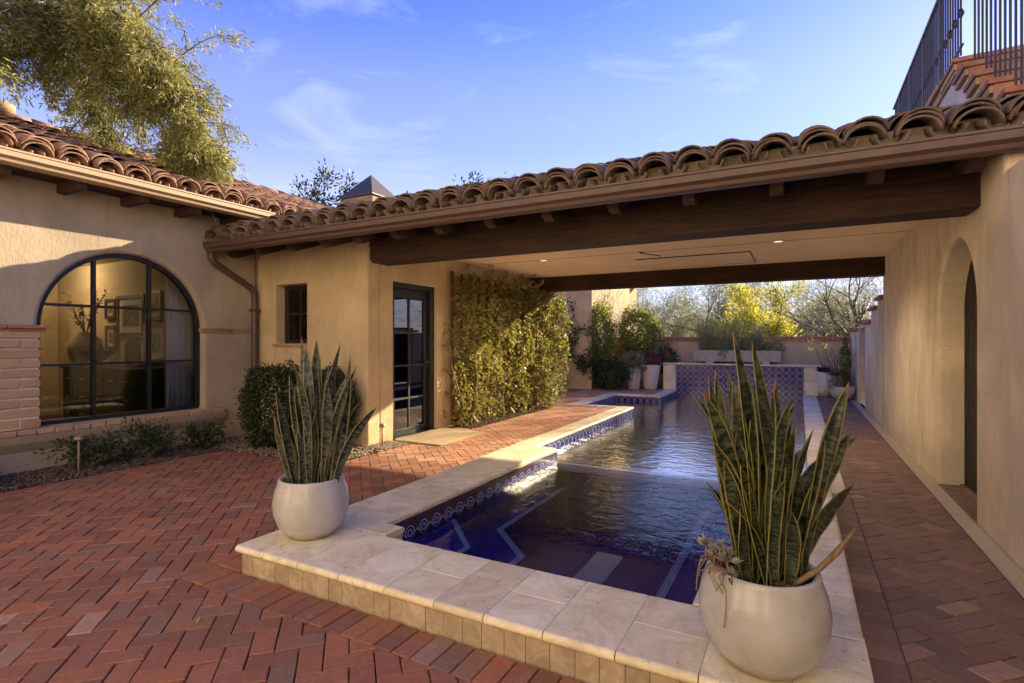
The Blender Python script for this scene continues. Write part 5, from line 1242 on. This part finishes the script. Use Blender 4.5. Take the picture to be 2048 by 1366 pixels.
def bushy(name, c, r, n, mat, label, seed, L=.06, W=.03, flat=1.0, stem=0, group=None, cat='plant', trunk='stem_dry', hollow=.35, gap=-.2):
    t = thing(name, (c[0], c[1], c[2]-r[2] if not stem else stem), label, cat, group); rng = np.random.default_rng(seed); P = []
    while len(P) < n:
        u = rng.normal(size=3); u /= np.linalg.norm(u); k = rng.uniform(hollow, 1)**.5; q = u*k; lum = 1+.28*mnoise.noise(Vector(u)*2.2+Vector((seed*3.3, 0, 0)))
        if mnoise.noise(Vector(q)*3.6+Vector((seed, 5, 0))) < gap: continue
        P.append((c[0]+q[0]*r[0]*lum, c[1]+q[1]*r[1]*lum, c[2]+q[2]*r[2]*lum))
    P = np.array(P); leaves('foliage', P, L, W, mat, t, seed, P-np.array(c)+np.array([0, 0, -.15*r[2]]), 1.3)
    g = Grow(seed); z0 = stem if stem else c[2]-r[2]
    for i in range(3): g.branch(Vector((c[0]+R.uniform(-.04, .04), c[1], z0)), Vector((R.uniform(-.25, .25), R.uniform(-.25, .25), 1)), (c[2]-z0)*1.15, .02, 0, 5, .08, 0, (4, 3), .6, .8, .45)
    g.mb.build('trunk', M[trunk], t); return t
bushy('trough_shrub', (-.62, 15.33, 1.17), (.33, .2, .17), 900, M['l_citrus'], 'rounded yellow-green shrub at the right end of the trough', 11, .06, .014); bushy('trough_shrub', (-2.02, 15.27, 1.12), (.13, .12, .22), 420, M['l_yellow'], 'small yellow flowering plant in the trough', 12, .04, .02); bushy('trough_shrub', (-1.78, 15.14, 1.02), (.12, .09, .16), 420, M['l_grey'], 'blue-grey plant drooping over the front of the trough', 13, .04, .015); bushy('trough_shrub', (-1.4, 15.28, 1.1), (.16, .1, .08), 320, M['l_citrus'], 'low green plant at the middle of the trough', 14, .04, .02)
def pot(c, prof, label, group='white pots at the far end', ribs=0):
    t = thing('white_pot', c, label, 'pot', group); MB().lathe(prof, c, 28).build('pot', M['pot_rear'], t, smooth=True); r = prof[-1][0]; MB().lathe([(0, prof[-1][1]-.03), (r-.005, prof[-1][1]-.03)], c, 20).build('soil', M['soil'], t)
tall = [(0, 0), (.13, 0), (.15, .02), (.21, .55), (.215, .60), (.195, .60), (.19, .55)]
pot((.56, 14.95, 0), [(0, 0), (.12, 0), (.17, .2), (.19, .42), (.175, .58), (.155, .58)], 'tall tapering white pot beside the right end of the fountain')
pot((.80, 14.72, 0), [(0, 0), (.11, 0), (.15, .14), (.175, .38), (.17, .5), (.15, .5)], 'white pot with agave, between the tall pot and the bowl')
pot((.89, 14.3, 0), [(0, 0), (.10, 0), (.13, .015), (.235, .16), (.26, .29), (.245, .30), (.235, .27)], 'wide white bowl pot against the right wall')
pot((-4.02, 14.62, 0), tall, 'white pot under the silvery shrub, left of the fountain'); pot((-3.62, 14.86, 0), [(0, 0), (.16, 0), (.18, .03), (.26, .62), (.27, .68), (.25, .68), (.24, .6)], 'tall white flared pot beside the left end of the fountain')
def rosette(name, c, n, L, W, mat, label, seed, up=.5):
    t = thing(name, c, label, 'plant'); rg_ = random.Random(seed); m = MB()
    for i in range(n):
        a = i*2.4; e = .25+up*(i/n)*1.6; d = Vector((math.cos(a), math.sin(a), e)).normalized(); l = L*rg_.uniform(.75, 1.1); p = Vector(c); sd = d.cross(Vector((0, 0, 1))).normalized(); nm = sd.cross(d)
        m.add([p-sd*W*.3, p+sd*W*.3, p+d*l*.4+sd*W*.5+nm*.0, p+d*l*.4-sd*W*.5, p+d*l-nm*l*.06, p+d*l*.4-nm*W*.25], [(0, 1, 5), (1, 2, 5), (2, 4, 5), (4, 3, 5), (3, 0, 5)])
    m.build('leaf_rosette', M[mat], t); return t
rosette('agave', (.80, 14.72, .50), 34, .34, .06, 'l_agave', 'spiky green agave in the middle white pot', 1); rosette('dark_aeonium', (.54, 14.93, .58), 40, .24, .07, 'l_dark', 'dark purple succulent in the tall right pot', 2); rosette('dark_aeonium', (.98, 15.0, .72), 30, .15, .05, 'l_dark', 'small dark succulent behind the agave', 3)
bushy('upright_succulent', (.93, 14.32, .85), (.10, .10, .58), 1000, M['l_citrus'], 'upright column of green leaves in the white bowl pot', 21, .05, .035, stem=.28); bushy('trailing_plant', (.74, 14.2, .38), (.14, .12, .16), 380, M['l_grey'], 'trailing pale plant on the near side of the bowl pot', 22, .045, .03)
bs = thing('bare_branching_plant', (.78, 14.95, .5), 'bare dark branching stems rising behind the agave', 'plant'); g = Grow(31); 
for a in (-.5, -.1, .35): g.branch(Vector((.78, 14.98, .55)), Vector((a, .1, 1)), .6, .011, 0, 4, .1, 0, (2, 2), .6, .7)
g.mb.build('stem', M['bowl'], bs); 
fl = thing('flower_stalks', (.45, 14.9, .6), 'thin stalks with pale yellow flowers above the dark succulent', 'plant'); m = MB(); P = []
for i in range(6):
    e = Vector((R.uniform(.15, .75), R.uniform(14.7, 15.1), R.uniform(1.05, 1.45))); m.tube([Vector((.54, 14.93, .6)), Vector((.54, 14.93, .6)).lerp(e, .5)+Vector((0, 0, .1)), e], .004, 4); P += [tuple(e+Vector((R.gauss(0, .04), R.gauss(0, .03), R.gauss(0, .05)))) for k in range(12)]
m.build('stalk', M['l_palo'], fl); leaves('flowers', P, .05, .03, M['l_yellow'], fl, 9)
bushy('silvery_shrub', (-4.02, 14.58, .72), (.40, .32, .34), 2600, M['l_grey'], 'silvery shrub filling the smaller white pot by the fountain', 41, .045, .028, stem=.55); bushy('red_leaf_plant', (-3.60, 14.84, .80), (.27, .22, .22), 900, M['l_red'], 'reddish leafy plant in the tall white flared pot', 42, .07, .03, stem=.6)
bushy('citrus_tree', (-4.02, 15.15, 1.62), (.62, .42, .66), 4200, M['l_citrus'], 'rounded citrus tree behind the white pots', 43, .085, .042, stem=.02, cat='tree'); bushy('dark_shrub', (-3.30, 15.35, .8), (.30, .2, .42), 1100, M['l_box'], 'dark shrub between the citrus tree and the fountain', 44, .07, .03, stem=.02); bushy('yellow_green_shrub', (-4.55, 15.3, .95), (.4, .3, .5), 1300, M['l_yellow'], 'yellow-green shrub glowing behind the silvery shrub', 45, .07, .035, stem=.02)
bushy('corner_climber', (-4.86, 14.3, 1.45), (.42, .40, 1.05), 6500, M['l_citrus'], 'tall leafy climber on the corner of the far building', 46, .06, .036, stem=.02, hollow=.2, gap=-.32); bushy('leafy_undergrowth', (-4.55, 14.15, .42), (.55, .35, .42), 3000, M['l_box'], 'dark leafy undergrowth at the foot of the corner climber', 47, .055, .035)
wv_ = thing('wall_creeper', (-5.6, 13.98, 0), 'sparse dark creeper spreading over the far stucco wall', 'vine'); g = Grow(51)
for a, l in ((.05, 1.5), (.5, 1.2), (-.35, 1.3), (.9, 1.0)): g.branch(Vector((-5.85, 13.99, .02)), Vector((a, 0, 1)), l, .012, 0, 6, .12, 0, (4, 3), .55, .8)
for i, tpt in enumerate(g.tips): tpt.y = 13.97-abs(tpt.y-13.99)*.3
g.mb.v = [(x, 13.985-abs(y-13.99)*.25, z) for x, y, z in g.mb.v]; g.mb.build('stem', M['stem_dry'], wv_); P, D = tips_points(g, 5, .045, np.random.default_rng(1)); P[:, 1] = np.minimum(P[:, 1], 14.03); leaves('foliage', P, .07, .05, M['l_box'], wv_, 2)
# ---------------------------------------------------------------- trees
def tree(name, base, d, H, label, seed, lmat, bark, per, L, W, kids=(4, 4, 4, 3), rad=.12, ratio=.66, spread=.85, grav=0, jit=.05, wob=.12, trunks=1, droop=None, start=.3, group=None):
    t = thing(name, base, label, 'tree', group); g = Grow(seed); b = Vector(base)
    for i in range(trunks):
        dd = Vector(d)+g.rv(.25 if trunks > 1 else .02); g.branch(b+Vector((g.r.uniform(-.1, .1), g.r.uniform(-.1, .1), 0)), dd, H, rad, 0, 6, wob, grav, kids, ratio, spread, start)
    g.mb.build('trunk', M[bark], t, smooth=True); rng = np.random.default_rng(seed); P, D = tips_points(g, per, jit, rng)
    if droop: D = D+np.array([0, 0, -droop])
    leaves('crown', P, L, W, M[lmat], t, seed, D, .9); return t
def at(u, Y): 
    t = (u-1024)/FPX; s, c = math.sin(YAW), math.cos(YAW); return Y*(c*t-s)/(s*t+c)
tree('palo_verde_tree', (at(1400, 21), 21, GZ), (.05, 0, 1), 3.0, 'wispy green desert tree beyond the garden wall, left of the reeds', 3, 'l_palo', 'bark_green', 5, .13, .022, (4, 5, 4, 3), .12, .64, .85, .03, .10, trunks=3, group='desert trees beyond the garden wall')
tree('palo_verde_tree', (at(1325, 23), 23, GZ), (-.05, 0, 1), 2.9, 'wispy desert tree showing right above the citrus tree', 4, 'l_palo', 'bark_green', 5, .13, .022, (4, 5, 4, 3), .12, .64, .85, .03, .10, trunks=3, group='desert trees beyond the garden wall')
tree('palo_verde_tree', (at(1760, 20), 20, GZ), (-.35, -.1, 1), 3.6, 'spreading bare-branched desert tree by the right house wall', 6, 'l_palo', 'bark', 3, .11, .02, (5, 5, 4, 3), .14, .66, .9, .0, .08, trunks=3, group='desert trees beyond the garden wall')
tree('palo_verde_tree', (at(1660, 24), 24, GZ), (.05, 0, 1), 2.4, 'low wispy desert tree right of the yellow tree', 8, 'l_palo', 'bark_green', 5, .13, .024, (5, 5, 4, 3), .1, .64, .85, .02, .12, trunks=3, group='desert trees beyond the garden wall')
yt = tree('yellow_tree', (at(1562, 19), 19, GZ), (0, 0, 1), 2.9, 'bright yellow feathery tree behind the stone trough', 9, 'l_yellow', 'bark', 8, .13, .045, (5, 5, 4), .07, .42, .7, .03, .13, trunks=2)
for i, (u, Y, H) in enumerate(((1290, 34, 2.6), (1450, 38, 2.5), (1540, 33, 2.2), (1620, 36, 2.4), (1700, 32, 2.5), (1490, 44, 2.8))):
    tree('far_desert_tree', (at(u, Y), Y, GZ), (0, 0, 1), H, ['far pale desert tree seen behind the citrus tree', 'far pale desert tree seen between the reeds', 'far pale desert tree behind the yellow tree', 'far pale desert tree right of the yellow tree', 'far pale desert tree beside the right stepped wall', 'farthest pale desert tree, over the middle of the trough'][i], 60+i, 'l_palo', 'bark_green', 7, .22, .05, (5, 4, 4), .09, .68, .9, .02, .22, trunks=3, group='far desert trees')
# tree behind the left roof
b = ray(600, 430, 19); tree('roof_side_tree', (b.x, b.y, GZ), (.05, 0, 1), 5.7, 'dark leafy tree showing over the left roof beside the chimney', 71, 'l_box', 'bark', 11, .17, .07, (5, 4, 4), .12, .56, .8, .0, .12, trunks=3)
b = ray(30, 225, 15); tree('roof_side_tree', (b.x, b.y, GZ), (.0, 0, 1), 5.0, 'pale leafy tree behind the left roof at the picture edge', 72, 'l_olive', 'bark', 9, .15, .045, (5, 4, 4), .12, .6, .8, .0, .12, trunks=2)
# overhanging tree: trunk stands left of the picture, limbs reach over the wing's eave
ov = thing('overhanging_tree', (-6.0, .2, 0), 'large narrow-leaved tree hanging over the left tiled roof', 'tree'); g = Grow(81)
tk = [Vector((-6.0, .2, -.05)), Vector((-6.05, .25, 1.2)), Vector((-6.0, .4, 2.6)), Vector((-6.1, .6, 3.9))]; g.mb.tube(tk, [.17, .14, .12, .10], 10)
def limb(px, r0):
    P = [tk[-1]]+[ray(*p) for p in px]; n = len(P); g.mb.tube(P, [r0*(1-.7*i/(n-1)) for i in range(n)], 7); return P
def droop_twigs(P, n, L, spread=.5, down=.55):
    for i in range(n):
        k = g.r.uniform(.25, len(P)-1.001); j = int(k); p = P[j].lerp(P[j+1], k-j); tg = (P[j+1]-P[j]).normalized()
        d = (tg*.7+g.rv(spread)+Vector((0, 0, -.05))).normalized(); g.branch(p, d, L*g.r.uniform(.6, 1.15), .011, 2, 6, .10, -.11*down*2, (0, 0, 4), .55, .7, .15)
la = limb([(0,118,7.15),(150,95,7.15),(250,150,7.05),(330,230,6.95),(372,300,6.85)], .06); lb = limb([(20,40,6.75),(120,10,6.55),(220,20,6.45),(285,60,6.45)], .05); lc = limb([(40,110,7.45),(110,130,7.35),(180,190,7.25),(215,265,7.15)], .045); ld = limb([(60,-60,6.95),(180,-70,6.75),(260,-30,6.65)], .05); le = limb([(120,40,6.85),(230,70,6.75),(325,120,6.65),(370,215,6.60),(385,275,6.60)], .04)
lf_ = limb([(-40,100,6.85),(-60,160,6.75)], .03)
droop_twigs(la, 55, .75); droop_twigs(lb, 55, .8); droop_twigs(lc, 24, .6); droop_twigs(ld, 45, .9); droop_twigs(le, 60, .75); droop_twigs(lf_, 5, .4)
g.mb.build('trunk', M['bark'], ov, smooth=True); rng = np.random.default_rng(5); P, D = tips_points(g, 13, .045, rng); D = D+np.array([0, 0, -.1]); k_ = (P[:, 2] > 3.42) | (P[:, 1] < 3.0); leaves('crown', P[k_], .085, .0155, M['l_olive'], ov, 5, D[k_], 1.35)
# fallen leaves on the patio
for i, (u, v, a) in enumerate(((90,1240,.5),(33,1196,0),(100,1218,.2),(52,1250,.1),(278,1197,.5),(322,1200,.3),(345,952,.2),(280,958,.3),(790,1005,.2),(396,1243,1.2))):
    d = CAMZ*FPX/(v-683); p = ray(u, v, d); m = MB(); L = .035; ca, sa = math.cos(a*2), math.sin(a*2)
    m.add([(p.x-ca*L, p.y-sa*L, .004), (p.x+sa*.008, p.y-ca*.008, .007), (p.x+ca*L, p.y+sa*L, .011), (p.x-sa*.008, p.y+ca*.008, .006)], [(0, 1, 2, 3)])
    o = m.build('fallen_leaf', M['l_dry']); o.location = (0, 0, 0); tag(o, 'small dry yellow leaf lying on the patio bricks', 'leaf', 'fallen leaves on the bricks')
